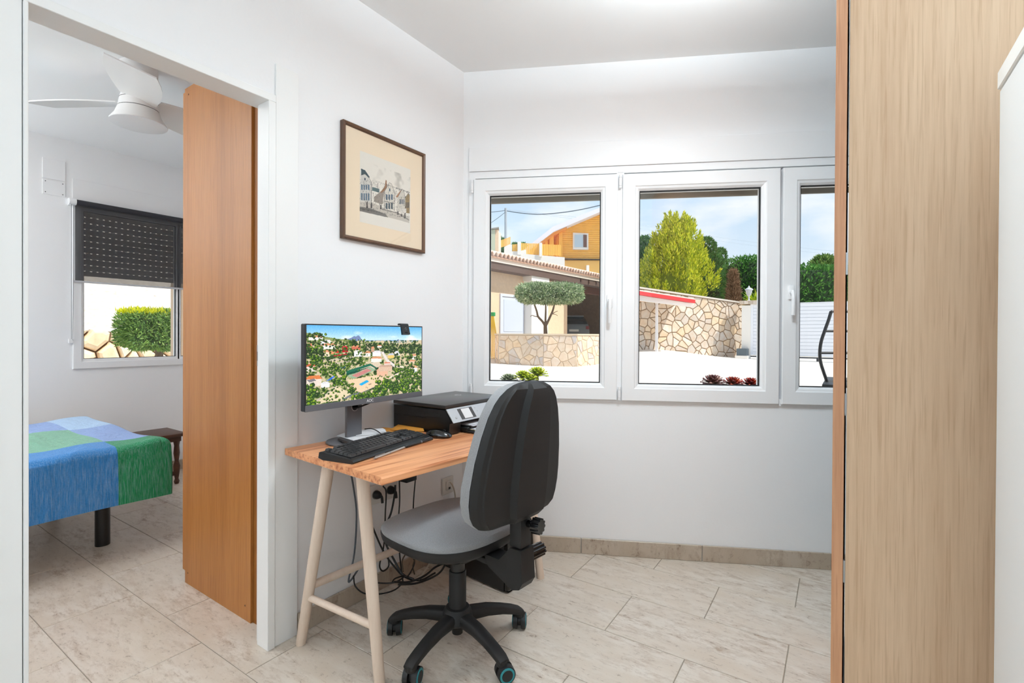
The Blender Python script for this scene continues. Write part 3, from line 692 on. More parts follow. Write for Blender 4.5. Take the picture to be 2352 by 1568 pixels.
for k in range(5):
    aw = math.radians(-86 + 72 * k) - CHR; c, s = math.cos(aw), math.sin(aw)
    V = []; Fc = []; prof = [(.02, .138, .028, .046), (.06, .139, .027, .048), (.12, .134, .024, .043), (.18, .120, .022, .037), (.225, .106, .0215, .034), (.258, .092, .0215, .03), (.274, .078, .020, .014)]
    mb = MB(); rings = []
    for r, zt, hw, th in prof:
        ring = []
        for q in range(12):
            t = 2 * math.pi * q / 12; yy, zz = se(t, hw, th / 2, 3.0); ring.append(mb.bm.verts.new((r * c - yy * s, r * s + yy * c, zt - th / 2 + zz)))
        rings.append(ring)
    for a, b in zip(rings, rings[1:]):
        for q in range(12): mb.bm.faces.new([a[q], a[(q + 1) % 12], b[(q + 1) % 12], b[q]])
    mb.bm.faces.new(rings[0]); mb.bm.faces.new(rings[-1]); mb.cyl((.258 * c, .258 * s, .056), (.258 * c, .258 * s, .075), .019, n=14)
    mb.build('base_arm', SHELL, ch, world=False, ang=40)
    tw = [20, -35, 30, 75, 40][k]; ca = math.radians(tw) - CHR; ax = Vector((math.cos(ca), math.sin(ca), 0)); ctr = Vector((.258 * c, .258 * s, .0310)) + Vector((-math.sin(ca), math.cos(ca), 0)) * .012
    cs = MB(); cs.cyl(ctr - ax * .006, ctr + ax * .006, .019, n=16); cs.cyl(ctr + Vector((0, 0, .012)), ctr + Vector((0, 0, .03)), .011, n=12)
    cst = cs.build('castor', BLACK, ch, world=False)
    for sg in (-1, 1):
        w_ = MB(); w_.cyl(ctr + ax * sg * .007, ctr + ax * sg * .0255, .0310, .0298, n=24); w_.build('wheel', BLACK, cst, world=False)
        w_ = MB(); w_.cyl(ctr + ax * sg * .0245, ctr + ax * sg * .0275, .0265, .0255, n=24); w_.build('tread_ring', TEAL, cst, world=False)
        w_ = MB(); w_.cyl(ctr + ax * sg * .0265, ctr + ax * sg * .0288, .0198, .0188, n=20); w_.build('hub_cap', BLACK, cst, world=False)

# ------------------------------------------------------------------ monitor with landscape picture
MX, my0, my1, mz0, mz1 = .20, 1.028, 1.606, .902, 1.215
GUN = mat('gunmetal_plastic', (92, 92, 96), .4, spec=.5)
mon = root('monitor', (.135, 1.3, DZT), 'thin-bezel computer monitor showing an aerial view of hillside villas', 'monitor')
m_ = MB(); m_.box((MX - .028, my0, mz0), (MX - .001, my1, mz1), bev=.003, seg=1); m_.box((MX - .05, my0 + .1, mz0 + .04), (MX - .028, my1 - .1, mz1 - .06), bev=.008); m_.build('housing', BLACK, mon)
m_ = MB(); ring_loft(m_, my0, my1, mz0, mz1, [(0, 0), (0, -.002), (.0045, -.002), (.0045, 0)]); me = m_.mesh('bezel'); me.transform(Matrix.Translation((MX - .001, 0, 0)) @ Matrix.Rotation(math.pi / 2, 4, 'Z')); place('bezel', me, BLACK, mon)
MB().box((MX - .002, my0, mz0), (MX + .003, my1, mz0 + .0225), bev=.001, seg=1).build('chin', GUN, mon)
cv = Canvas(330, 190, (180, 200, 220)); r_ = np.random.default_rng(11)
def T(x, y): return ((x - 92) / 1803, (y - 117) / (1298 - .119 * (x - 80)))
def P_(pts, rgb, al=1.0): cv.poly([T(*p) for p in pts], rgb, al)
def L_(pts, wd, rgb, al=1.0): cv.line([T(*p) for p in pts], wd, rgb, al)
k_ = np.clip(cv.Y / .2, 0, 1)[..., None]; cv.a = np.array((96, 176, 240)) * (1 - k_) + np.array((206, 230, 248)) * k_
cl = vnoise(190, 330, 5, r_) * .5 + vnoise(760, 330, 9, r_)[::4][:190] * .5; cl = np.repeat(cl, 1, 0); cv.a += (np.clip(cl - .5, 0, 1) * 3)[..., None] * (255 - cv.a) * .9
P_([(640, 335), (700, 310), (735, 285), (770, 290), (795, 268), (820, 285), (840, 320), (842, 375), (600, 375)], (120, 136, 176)); P_([(840, 352), (1895, 332), (1895, 370), (840, 380)], (104, 156, 208))
P_([(840, 365), (1895, 342), (1895, 420), (840, 420)], (150, 164, 160))
for _ in range(60):
    x_ = r_.uniform(880, 1850); h_ = r_.uniform(4, 22); P_([(x_, 372), (x_ + 8, 372), (x_ + 8, 368 - h_), (x_, 368 - h_)], r_.choice([(190, 190, 200), (120, 130, 150), (210, 205, 205)]))
P_([(1440, 368), (1463, 368), (1463, 328), (1440, 328)], (112, 128, 156))
ground = [(80, 240), (230, 262), (330, 300), (480, 330), (640, 345), (850, 375), (1000, 378), (1100, 352), (1250, 380), (1500, 395), (1895, 350), (1895, 1300), (80, 1500)]
P_(ground, (140, 152, 96))
gm = cv.Y > .2; n1 = vnoise(190, 330, 40, r_); n2 = vnoise(190, 330, 110, r_)
fld = n1 * .6 + n2 * .4
cv.a[gm & (fld > .56)] = (206, 190, 158); cv.a[gm & (fld < .42)] = (70, 96, 48); cv.a[gm & (fld < .33)] = (44, 66, 36)
def tree(x, y, s, pal=0):
    g = [((40, 66, 34), (92, 128, 52)), ((48, 82, 38), (130, 160, 48)), ((30, 50, 32), (66, 92, 50))][pal]
    u, v = T(x, y); cv.blob(u, v, s, s * 1.7, g[0], r_); cv.blob(u - s * .2, v - s * .5, s * .62, s * .9, g[1], r_)
for _ in range(420):                                             # far woods
    x_ = r_.uniform(880, 1890); y_ = r_.uniform(400, 560); tree(x_, y_, r_.uniform(.004, .009), 2)
P_([(760, 800), (1100, 700), (1180, 760), (900, 900)], (214, 198, 176))
L_([(1180, 540), (1260, 680), (1400, 780)], .022, (222, 214, 208)); L_([(1420, 780), (1550, 790), (1560, 860), (1300, 980)], .016, (226, 214, 196)); L_([(560, 1320), (900, 1190), (1300, 1000)], .014, (120, 124, 134))
L_([(150, 1390), (400, 1190), (620, 950)], .012, (196, 186, 170)); L_([(320, 640), (690, 585)], .02, (58, 84, 50)); L_([(340, 690), (740, 630)], .012, (200, 188, 168)); L_([(440, 740), (720, 690)], .012, (196, 184, 164))
P_([(640, 1010), (1080, 930), (1330, 980), (1200, 1060), (840, 1220), (760, 1180)], (232, 202, 168)); P_([(190, 1390), (500, 1100), (690, 1240), (540, 1340)], (222, 206, 172))
P_([(615, 860), (985, 735), (1000, 770), (635, 905)], (36, 108, 84)); P_([(620, 900), (985, 790), (1005, 790), (640, 935)], (24, 88, 70)); P_([(985, 735), (1100, 810), (1080, 825), (1000, 780)], (30, 100, 78))
P_([(640, 940), (1000, 800), (1085, 840), (730, 990)], (150, 176, 146)); P_([(700, 935), (930, 825), (1010, 850), (780, 965)], (198, 132, 128))
P_([(810, 1080), (930, 1010), (970, 1035), (850, 1105)], (36, 168, 220)); P_([(345, 1018), (450, 935), (485, 930), (400, 1005)], (40, 112, 220)); P_([(540, 800), (600, 780), (610, 800), (550, 825)], (50, 120, 215))
def house(x, y, w_, h_, wall=(236, 230, 222), roof=(214, 150, 112)):
    P_([(x, y), (x + w_, y - h_ * .1), (x + w_, y + h_), (x, y + h_ * 1.1)], wall); P_([(x - w_ * .06, y + h_ * .1), (x + w_ * .2, y - h_ * .45), (x + w_ * .85, y - h_ * .5), (x + w_ * 1.05, y)], roof)
for h in ((120, 310, 180, 50), (270, 380, 140, 60, (244, 240, 236), (226, 222, 220)), (270, 440, 200, 60), (560, 480, 90, 70, (176, 30, 44), (200, 44, 60)), (700, 460, 130, 45, (206, 110, 90)), (735, 550, 120, 70, (240, 238, 238), (226, 222, 220)), (880, 560, 110, 60), (1020, 550, 140, 60, (236, 234, 236), (220, 216, 218)), (250, 550, 140, 70, (230, 214, 190)), (1000, 480, 50, 60, (196, 160, 136)), (1100, 440, 70, 30), (1280, 590, 100, 50, (232, 196, 110), (190, 196, 210)), (1390, 550, 90, 50, (236, 236, 240), (214, 214, 220)), (1000, 650, 170, 60), (1210, 730, 110, 40, (226, 206, 196), (214, 132, 104)), (1090, 850, 180, 90, (226, 180, 152), (216, 170, 140)), (1120, 790, 230, 70, (214, 184, 160), (196, 164, 144)), (1680, 800, 130, 80, (226, 228, 238), (222, 170, 130)), (1640, 690, 140, 40, (220, 196, 170)), (1710, 600, 80, 60), (85, 780, 120, 80, (226, 214, 206), (198, 100, 66)), (85, 980, 200, 110, (228, 214, 200), (216, 128, 76)), (100, 430, 60, 40, (214, 120, 96)), (280, 1060, 110, 60, (238, 238, 240), (220, 220, 224)), (470, 520, 50, 40, (200, 60, 50)), (380, 550, 70, 30, (230, 150, 110), (230, 150, 110))): house(*h)
P_([(100, 1000), (190, 975), (215, 1010), (130, 1040)], (128, 124, 128)); P_([(445, 605), (630, 570), (632, 588), (450, 622)], (190, 40, 54))
for x_, y_ in ((960, 1080), (975, 1072), (990, 1066), (915, 1120), (935, 1130)): P_([(x_, y_), (x_ + 8, y_ - 3), (x_ + 14, y_ + 16), (x_ + 6, y_ + 18)], (70, 60, 56))
for n_, x0, x1, y0, y1, s0, s1 in ((150, 80, 950, 330, 600, .006, .012), (150, 90, 900, 620, 900, .007, .013), (40, 90, 300, 480, 700, .01, .02), (70, 1400, 1890, 480, 800, .008, .016), (60, 1350, 1890, 820, 1000, .01, .018), (100, 1050, 1890, 1020, 1230, .013, .028), (34, 700, 1200, 1230, 1330, .012, .024), (24, 85, 200, 1080, 1400, .014, .024), (30, 440, 620, 880, 1100, .012, .02), (34, 220, 650, 1120, 1390, .008, .014), (20, 640, 780, 1050, 1230, .008, .014), (20, 1000, 1300, 880, 1020, .007, .012), (30, 90, 350, 250, 320, .007, .012)):
    for _ in range(int(n_ * 1.5)):
        x_, y_ = r_.uniform(x0, x1), r_.uniform(y0, y1)
        u, v = T(x_, y_)
        if any(((x_ - a) / b) ** 2 + ((y_ - c) / d) ** 2 < 1 for a, b, c, d in ((860, 260, 880, 110), (930, 200, 1070, 90), (1180, 150, 850, 80), (410, 80, 980, 60))) and r_.random() < .86: continue
        tree(x_, y_, r_.uniform(s0, s1) * .78, int(r_.integers(0, 3)) if y_ < 800 else int(r_.integers(0, 2)))
cv.a = 128 + (cv.a - 128) * 1.12 + 8; cv.a += r_.normal(0, 7, cv.a.shape[:2])[..., None]
place('screen', cv.mesh('screen', (MX + .0012, my0 + .0045, mz1 - .0045), (0, my1 - my0 - .009, 0), (0, 0, -(mz1 - mz0 - .0265))), print_mat('screen_picture', .92, .3), mon)
me = text_mesh('AOC', .016); me.transform(Matrix(((0, 0, 1, MX + .0032), (1, 0, 0, onX(849, 927, MX)[1]), (0, 1, 0, mz0 + .0112), (0, 0, 0, 1)))); place('brand_lettering', me, mat('silver_lettering', (226, 226, 228), .4), mon)
ya_, yb_ = onX(797, 960, .14)[1], onX(832, 960, .14)[1]
m_ = MB(); m_.box((.125, ya_, DZT + .01), (.14, yb_, 1.02), bev=.004); m_.box((.14, ya_ + .01, .985), (MX - .03, yb_ - .01, 1.03)); m_.build('stand_column', GUN, mon)
yc_ = (ya_ + yb_) / 2
m_ = MB(); m_.cyl((.1392, yc_, .885), (.1412, yc_, .885), .016, n=24); m_.box((.1392, yc_ - .016, .885), (.1412, yc_ + .016, .92)); m_.build('cable_hole_rim', STEEL, mon)
m_ = MB(); m_.cyl((.14, yc_, .885), (.1417, yc_, .885), .0135, n=24); m_.box((.14, yc_ - .0135, .885), (.1417, yc_ + .0135, .92)); m_.build('cable_hole', RUBBER, mon)
m_ = MB(); m_.tube([(.144, yc_, .88), (.15, yc_ + .02, .885), (.158, yc_ + .07, .90), (.165, yc_ + .10, .925)], .0035, n=8); m_.build('signal_cable', CABLEM, mon)
m_ = MB(); m_.lathe([(.085, 0), (.088, .004), (.085, .009), (.02, .0105)], (.115, yc_ - .01, DZT), n=40); m_.build('stand_base', GUN, mon)

# webcam hooked over the monitor edge
a_, b_ = onX(922, 741, MX + .012), onX(942, 768, MX + .012)
wc = root('webcam', (MX, (a_[1] + b_[1]) / 2, mz1), 'small black webcam clipped to the monitor top edge', 'webcam')
wy0, wy1 = a_[1], a_[1] + .042; zt, zb = mz1 + .010, mz1 - .036
m_ = MB(); m_.prism([(MX - .012, zt - .004), (MX - .008, zt), (MX + .006, zt), (MX + .010, zt - .004), (MX + .022, zb), (MX + .012, zb - .003), (MX + .004, mz1 + .002), (MX - .010, mz1 + .002)], (wy0, wy1), Matrix(((1, 0, 0, 0), (0, 0, 1, 0), (0, 1, 0, 0), (0, 0, 0, 1)))); m_.build('body', BLACK, wc, ang=20)
cz = (zt + zb) / 2; nx = Vector((.94, 0, .25)).normalized(); c0 = Vector((MX + .0165, (wy0 + wy1) / 2, cz))
MB().cyl(c0 - nx * .002, c0 + nx * .0012, .0055, n=20).build('lens_ring', STEEL, wc); MB().cyl(c0 - nx * .002, c0 + nx * .0018, .0038, n=20).build('lens', GLOSSB, wc)
MB().box((MX + .018, (wy0 + wy1) / 2 - .007, zb + .006), (MX + .0222, (wy0 + wy1) / 2 + .007, zb + .010)).build('slot', GLOSSB, wc)

# ------------------------------------------------------------------ printer
pX0, pX1, pY0, pY1 = .02, .345, 1.605, 2.045; pz = DZT
prn = root('printer', ((pX0 + pX1) / 2, (pY0 + pY1) / 2, pz), 'black and silver inkjet printer at the far end of the desk', 'printer')
PRB = mat('printer_black', (20, 19, 19), .3, spec=.5); SIL = mat('printer_silver', (196, 198, 200), .32, metal=.35, spec=.5)
YZ = lambda: Matrix(((1, 0, 0, 0), (0, 0, 1, 0), (0, 1, 0, 0), (0, 0, 0, 1)))
# body: two cheeks and a recessed paper mouth
m_ = MB(); m_.prism([(pX0, pz + .004), (pX0, pz + .108), (pX1 - .006, pz + .108), (pX1 + .035, pz + .056), (pX1 + .022, pz + .05), (pX1 + .018, pz + .004)], (pY0, pY0 + .075), YZ()); m_.prism([(pX0, pz + .004), (pX0, pz + .108), (pX1 - .006, pz + .108), (pX1 + .035, pz + .056), (pX1 + .022, pz + .05), (pX1 + .018, pz + .004)], (pY1 - .03, pY1), YZ())
m_.box((pX0, pY0 + .07, pz + .004), (pX1 - .14, pY1 - .025, pz + .108)); m_.prism([(pX1 - .15, pz + .05), (pX1 - .15, pz + .108), (pX1 - .006, pz + .108), (pX1 + .035, pz + .056), (pX1 + .022, pz + .047)], (pY0 + .07, pY1 - .025), YZ())
bo = m_.build('body', PRB, prn, ang=25)
MB().box((pX0 + .006, pY0 - .0015, pz + .064), (pX1 - .12, pY0 + .001, pz + .066)).build('side_seam', GLOSSB, prn)
MB().box((pX1 - .13, pY0 - .002, pz + .072), (pX1 - .03, pY0 + .001, pz + .088), bev=.0008, seg=1).build('side_grip', BLACK, prn)
m_ = MB(); m_.box((pX0 - .004, pY0 - .003, pz + .112), (pX1, pY1 + .003, pz + .130), bev=.005, seg=2); m_.build('lid', mat('lid_black', (40, 38, 37), .28, spec=.5), prn)
# sloping silver control fascia
fa = lambda k, d: (pX1 - .002 + .042 * k + d * .75, pz + .110 - .054 * k + d * .6)
m_ = MB(); m_.prism([fa(0, 0), fa(1, 0), fa(1.02, .003), fa(0, .004)], (pY0 + .002, pY1 - .002), YZ()); m_.build('fascia', SIL, prn, ang=25)
m_ = MB(); m_.prism([fa(.12, .0035), fa(.9, .0025), fa(.9, .0042), fa(.12, .005)], (pY0 + .065, pY0 + .165), YZ()); m_.build('display_surround', mat('display_grey', (66, 64, 62), .3), prn)
m_ = MB(); m_.prism([fa(.16, .0045), fa(.86, .0035), fa(.86, .0048), fa(.16, .0056)], (pY0 + .087, pY0 + .143), YZ()); m_.build('display', emit('display_glow', (196, 196, 196), .25), prn)
for yy, kk, rr in ((pY0 + .035, .7, .006), (pY0 + .185, .25, .002), (pY0 + .19, .5, .002), (pY0 + .03, .7, .002)):
    x_, z_ = fa(kk, .0035); MB().cyl((x_ - .001, yy, z_ - .001), (x_ + .0009, yy, z_ + .001), rr, n=16).build('button', mat('button_grey', (170, 172, 174), .4), prn)
MB().box((pX1 + .005, pY0 + .205, pz + .09), (pX1 + .006, pY0 + .2055, pz + .10)).build('fascia_seam', BLACK, prn)
m_ = MB(); m_.box((pX1 - .13, pY0 + .09, pz + .003), (pX1 + .085, pY1 - .045, pz + .010), bev=.002, seg=1); m_.box((pX1 - .02, pY0 + .085, pz + .010), (pX1 + .05, pY0 + .105, pz + .026), bev=.003, seg=1); m_.build('paper_tray', BLACK, prn)
for i_, (z_, x_, c_) in enumerate(((.0125, .085, (236, 222, 176)), (.016, .075, (226, 226, 230)), (.030, .062, (216, 216, 222)), (.034, .05, (228, 228, 232)))):
    MB().box((pX1 - .13, pY0 + .11, pz + z_), (pX1 + x_, pY1 - .065, pz + z_ + .0015)).build('paper_sheet', mat('paper_%d' % i_, c_, .8), prn)
MB().box((pX1 - .05, pY0 + .108, pz + .022), (pX1 + .055, pY1 - .06, pz + .026)).build('output_tray', BLACK, prn)
c_ = flr(1052, 906.5, pz + .1305); m_ = MB(); m_.cyl((c_[0], c_[1], pz + .1295), (c_[0], c_[1], pz + .1306), .017, n=32); lg = m_.build('logo_disc', mat('logo_silver', (214, 214, 216), .3, metal=.4), prn)
me = text_mesh('hp', .024, .0002); me.transform(Matrix(((0, -1, 0, c_[0]), (1, 0, 0, c_[1]), (0, 0, 1, pz + .1308), (0, 0, 0, 1)))); place('lettering', me, mat('logo_dark', (90, 90, 92), .4), lg)

# ------------------------------------------------------------------ keyboard
KB = math.radians(10.0)
kb = root('keyboard', (.262, 1.039, DZT), 'full size black keyboard lying across the desk', 'keyboard', rz=KB)
KBM = mat('keyboard_black', (24, 24, 25), .42, spec=.45); KEYM = mat('key_black', (52, 52, 53), .24, spec=.6)
m_ = MB(); m_.prism([(0, .006), (.004, .026), (.012, .028), (.137, .016), (.152, .012), (.157, .006), (.150, 0), (.02, 0)], (0, .462), YZ()); m_.build('case', KBM, kb, world=False, ang=25)
MB().box((.140, .004, .0118), (.143, .458, .0165)).build('front_ridge', KEYM, kb, world=False)
def key_me(w_):
    b = bmesh.new(); bmesh.ops.create_cube(b, size=1)
    for v in b.verts:
        k = .78 if v.co.z > 0 else 1.0; v.co = Vector((v.co.x * .0176 * k, v.co.y * (w_ * .019 - .0014) * (1 - (1 - k) * .8 / w_), v.co.z * .008))
    me = bpy.data.meshes.new('key'); b.to_mesh(me); b.free(); me.materials.append(KEYM); return me
KME = {}
def key(row, u, w_=1.0, tall=False):
    if (w_, tall) not in KME: KME[(w_, tall)] = key_me(w_)
    o = bpy.data.objects.new('key', KME[(w_, tall)]); col.objects.link(o); o.parent = kb
    x = .025 + (row * .0188 + (.006 if row else 0)); o.location = (x, .014 + (u + w_ / 2) * .019, .0335 - .092 * (x - .012)); o.rotation_euler = (0, .092, 0)
    if tall: o.scale = (2.05, 1, 1); o.location.x += .0096; o.location.z -= .001
for u in [0, 2, 3, 4, 5, 6.5, 7.5, 8.5, 9.5, 11, 12, 13, 14, 15.25, 16.25, 17.25]: key(0, u)
rows = [[1] * 13 + [2], [1.5] + [1] * 12 + [1.5], [1.75] + [1] * 11 + [2.25], [1.25] + [1] * 11 + [2.75], [1.5, 1.25, 1.25, 6, 1.25, 1, 1.25, 1.5]]
for r, ws in enumerate(rows):
    u = 0
    for w_ in ws: key(r + 1, u, w_); u += w_
for r in (1, 2):
    for q in range(3): key(r, 15.25 + q)
key(4, 16.25)
for q in range(3): key(5, 15.25 + q)
for r in (1, 2, 3, 4):
    for q in range(3): key(r, 18.5 + q)
key(1, 21.5); key(2, 21.5, 1.0, True); key(4, 21.5, 1.0, True); key(5, 18.5, 2); key(5, 20.5)

# ------------------------------------------------------------------ mouse, pens, papers, envelope
ms = flr(1008, 997, DZT + .012)
mo = root('computer_mouse', (ms[0], ms[1], DZT), 'glossy black computer mouse between keyboard and printer', 'mouse', rz=math.radians(20))
rings = []
for k, z_ in ((.88, 0), (1.0, .006), (.98, .014), (.9, .022), (.72, .029), (.45, .033), (.12, .0345)):
    rings.append([(lambda x, y: (x * k, y * k, z_ - (.006 * max(0, x * k / .052) if z_ > .01 else 0)))(*se(t, .058, .034, 2.4)) for t in TH])
disc_loft('shell', rings, GLOSSB, mo)
m_ = MB(); m_.cyl((.024, -.003, .0268), (.024, .003, .0268), .007, n=16); m_.build('scroll_wheel', RUBBER, mo, world=False)
def pen(name, p0, p1, r, label, bodym, clipm, z):
    a, b = Vector(flr(*p0, z)), Vector(flr(*p1, z)); o = root(name, (a + b) / 2 - Vector((0, 0, r)), label, 'pen'); d = (b - a)
    m = MB(); m.cyl(a + d * .08, b - d * .03, r, n=14); m.cyl(a, a + d * .08, r * .3, r, n=14); m.cyl(b - d * .03, b, r * .6, r * .5, n=10); m.build('barrel', bodym, o)
    s = d.normalized().cross(Vector((0, 0, 1)))
    up = Vector((0, 0, r * 1.25)); m = MB(); m.tube([b - d * .04 + up * .6, b - d * .07 + up * 1.2, b - d * .3 + up], .0012, n=6, sub=3); m.build('clip', clipm, o)
    m = MB(); m.cyl(a + d * .55, a + d * .58, r * 1.08, n=14); m.build('ring', clipm, o)
pen('ballpoint_pen', (938, 1023.5), (858, 1053), .0042, 'slim silver ballpoint pen in front of the keyboard', mat('pen_silver', (186, 178, 170), .3, metal=.7), STEEL, DZT + .0046)
pen('marker_pen', (928, 1026.5), (994, 1006.5), .0058, 'thick black pen with metal clip lying against the keyboard front', SATIN, STEEL, DZT + .0062)
def sheet(name, pts, z, t, m, parent=None): return MB().prism([tuple(flr(x, y, z)[:2]) for x, y in pts], (z - t, z)).build(name, m, parent, smooth=False)
PAP = mat('white_paper', (232, 230, 232), .8)
nb = root('note_papers', flr(830, 1000, DZT), 'white folded papers on a dark notebook at the foot of the monitor', 'papers')
sheet('notebook', [(776, 1006), (800, 996), (878, 985), (884, 994), (812, 1019)], DZT + .0225, .009, mat('notebook_dark', (58, 54, 54), .6), nb)
sheet('paper', [(774, 1000), (802, 989), (850, 985), (884, 985), (888, 992), (812, 1011)], DZT + .025, .0012, PAP, nb)
sheet('paper', [(812, 992), (846, 985), (880, 983), (886, 989), (850, 998), (818, 1000)], DZT + .028, .0012, PAP, nb)
ENVM = mat('manila', (198, 132, 44), .7, var=.06, scale=12)
en = root('envelope', flr(920, 985, DZT), 'brown manila envelope tucked behind the keyboard', 'envelope')
sheet('envelope_body', [(866, 986), (880, 981), (916, 984), (972, 992), (960, 1000), (900, 1000)], DZT + .012, .003, ENVM, en)
sheet('envelope_flap', [(896, 986), (917, 973), (945, 976), (972, 983), (974, 989), (930, 990)], DZT + .016, .002, ENVM, en)
tag(MB().tube([onX(902, 985, .06), onX(918, 975, .05), onX(935, 972, .04), onX(950, 974, .03)], .003).build('printer_cable', CABLEM), 'short black lead curling behind the envelope beside the printer', 'cable')
tag(MB().tube([tuple(flr(838, 985, DZT + .033)), tuple(flr(852, 984, DZT + .038)), tuple(flr(864, 988, DZT + .036)), tuple(flr(874, 995, DZT + .03))], .0022).build('keyboard_lead', CABLEM), 'thin black lead arching over the white papers to the keyboard', 'cable')

# ------------------------------------------------------------------ computer tower under the desk
pc = root('computer_tower', (.505, 1.836, 0), 'black computer tower on the floor under the desk', 'computer', rz=math.radians(-5))
m_ = MB(); m_.box((-.40, 0, .006), (-.012, .20, .30), bev=.004); m_.build('case', SATIN, pc, world=False)
m_ = MB(); m_.box((-.012, .0, .004), (.012, .20, .302), bev=.018, seg=4); m_.build('front_panel', GLOSSB, pc, world=False)
MB().box((.0105, .004, .10), (.0125, .03, .104)).build('panel_seam', STEEL, pc, world=False)
MB().box((.0117, .018, .052), (.0126, .046, .076)).build('sticker', mat('blue_sticker', (140, 196, 226), .5), pc, world=False)
MB().box((.0117, .075, .050), (.0126, .082, .057)).build('logo_mark', mat('logo_white', (226, 222, 220), .5), pc, world=False)
MB().box((.0117, .086, .0505), (.0126, .124, .0565)).build('logo_word', mat('logo_white_b', (214, 210, 208), .5), pc, world=False)

# ------------------------------------------------------------------ outlets, plugs, cables
OUT = mat('outlet_white', (222, 218, 212), .5)
a_, b_ = onX(846, 1098, 0), onX(945, 1150, 0)
ol = root('double_socket', (0, 1.55, .42), 'white double wall socket under the desk with two black plugs', 'socket')
MB().box((0, 1.455, .405), (.01, 1.64, .492), bev=.003, seg=1).build('plate', OUT, ol)
for y_ in (1.507, 1.59): MB().cyl((.009, y_, .449), (.0108, y_, .449), .021, n=28).build('socket_face', mat('socket_dark', (150, 146, 140), .6), ol)
def plug(name, y, z, label):
    o = root(name, (.01, y, z), label, 'plug'); m = MB(); m.lathe([(.018, 0), (.0185, .012), (.015, .022), (.010, .03)], n=20, axis=Matrix.Translation((.0110, y, z)) @ Matrix.Rotation(math.pi / 2, 4, 'Y')); m.build('body', BLACK, o)
    m = MB(); m.tube([(.036, y, z), (.05, y, z - .004), (.055, y, z - .03)], .006, n=10); m.build('strain_relief', BLACK, o)
plug('power_plug', 1.507, .449, 'black power plug in the socket nearest the doorway'); plug('power_plug', 1.59, .449, 'black power plug in the socket nearer the window')
d0 = root('data_outlet', (0, 2.0, .33), 'square white data outlet with one pale cable under the desk', 'outlet')
MB().box((0, 1.958, .322), (.009, 2.046, .412), bev=.003, seg=1).build('plate', OUT, d0); MB().box((.009, 1.982, .345), (.017, 2.024, .392), bev=.002, seg=1).build('module', OUT, d0); MB().box((.017, 1.995, .348), (.0175, 2.01, .36)).build('port', BLACK, d0)
ad = root('power_adapter', onX(938, 1095, .06), 'black box power adapter hanging below the desk top', 'adapter')
p_ = onX(938, 1096, .06); MB().box((.035, p_[1] - .035, p_[2] - .016), (.085, p_[1] + .032, p_[2] + .018), bev=.004).build('case', BLACK, ad)
GREYC = mat('slate_cable', (78, 84, 92), .5); BEIGE = mat('beige_cable', (206, 196, 180), .5)
def cable(pts, r, m, label):
    P = []
    for x, y, X in pts:
        p = onX(x, y, X); p[2] = max(p[2], r + .0005); P.append(p)
    tag(MB().tube(P, r, n=7, sub=6).build('cable', m), label, 'cable', 'cables under the desk')
cable([(804, 1075, .03), (812, 1120, .03), (819, 1180, .03), (814, 1270, .035), (801, 1330, .04), (806, 1332, .05), (822, 1308, .05), (834, 1290, .06)], .004, GREYC, 'slate grey cable hanging at the doorway end of the desk')
cable([(848, 1092, .06), (842, 1130, .05), (846, 1180, .05), (862, 1225, .06), (882, 1268, .09), (905, 1300, .13), (930, 1325, .17), (965, 1332, .22), (1000, 1315, .25)], .004, CABLEM, 'black cable running from under the desk end down to the floor bundle')
cable([(880, 1116, .055), (887, 1130, .055), (885, 1180, .05), (884, 1228, .05), (880, 1262, .07), (872, 1298, .09), (880, 1311, .1), (893, 1298, .1), (889, 1268, .09)], .0035, CABLEM, 'black power lead dropping into a tied loop')
cable([(908, 1114, .055), (907, 1132, .05), (899, 1175, .05), (888, 1205, .05), (886, 1245, .07), (905, 1285, .12), (925, 1318, .17), (950, 1330, .22)], .0048, CABLEM, 'thick black power lead from the second plug')
cable([(917, 1090, .06), (918, 1150, .06), (915, 1200, .06), (917, 1260, .07), (922, 1310, .13), (926, 1338, .18)], .0035, CABLEM, 'straight black cable from the wooden block under the desk')
cable([(954, 1102, .06), (950, 1150, .06), (948, 1210, .06), (946, 1265, .08), (952, 1290, .12), (944, 1312, .18), (935, 1325, .2)], .0033, CABLEM, 'thin black lead below the power adapter')
cable([(926, 1312, .17), (924, 1288, .13), (934, 1270, .12), (948, 1263, .12), (954, 1278, .12), (948, 1300, .14), (952, 1318, .18)], .0032, mat('brown_cable', (92, 78, 62), .5), 'brown cable looping up from the floor bundle')
cable([(812, 1322, .05), (816, 1345, .1), (836, 1362, .17), (870, 1364, .2), (905, 1355, .22), (926, 1338, .2)], .003, CABLEM, 'black cable curving widest across the floor by the doorway')
cable([(866, 1338, .15), (890, 1339, .17), (912, 1335, .2), (930, 1322, .2), (908, 1328, .18), (900, 1338, .18)], .0032, CABLEM, 'small black cable coil on the floor by the front leg')
cable([(905, 1336, .2), (940, 1336, .22), (975, 1322, .25), (1000, 1302, .25), (1022, 1294, .25), (1006, 1318, .27), (960, 1338, .25), (915, 1342, .23)], .0046, CABLEM, 'flattened black cable bundle under the seat')
cable([(962, 1330, .24), (975, 1312, .22), (990, 1288, .18), (996, 1276, .14)], .004, BEIGE, 'beige cable end standing out of the black bundle')
cable([(1034, 1107, .018), (1038, 1112, .03), (1043, 1124, .035), (1046, 1150, .03), (1046, 1220, .03)], .004, BEIGE, 'pale cable plugged into the data outlet')

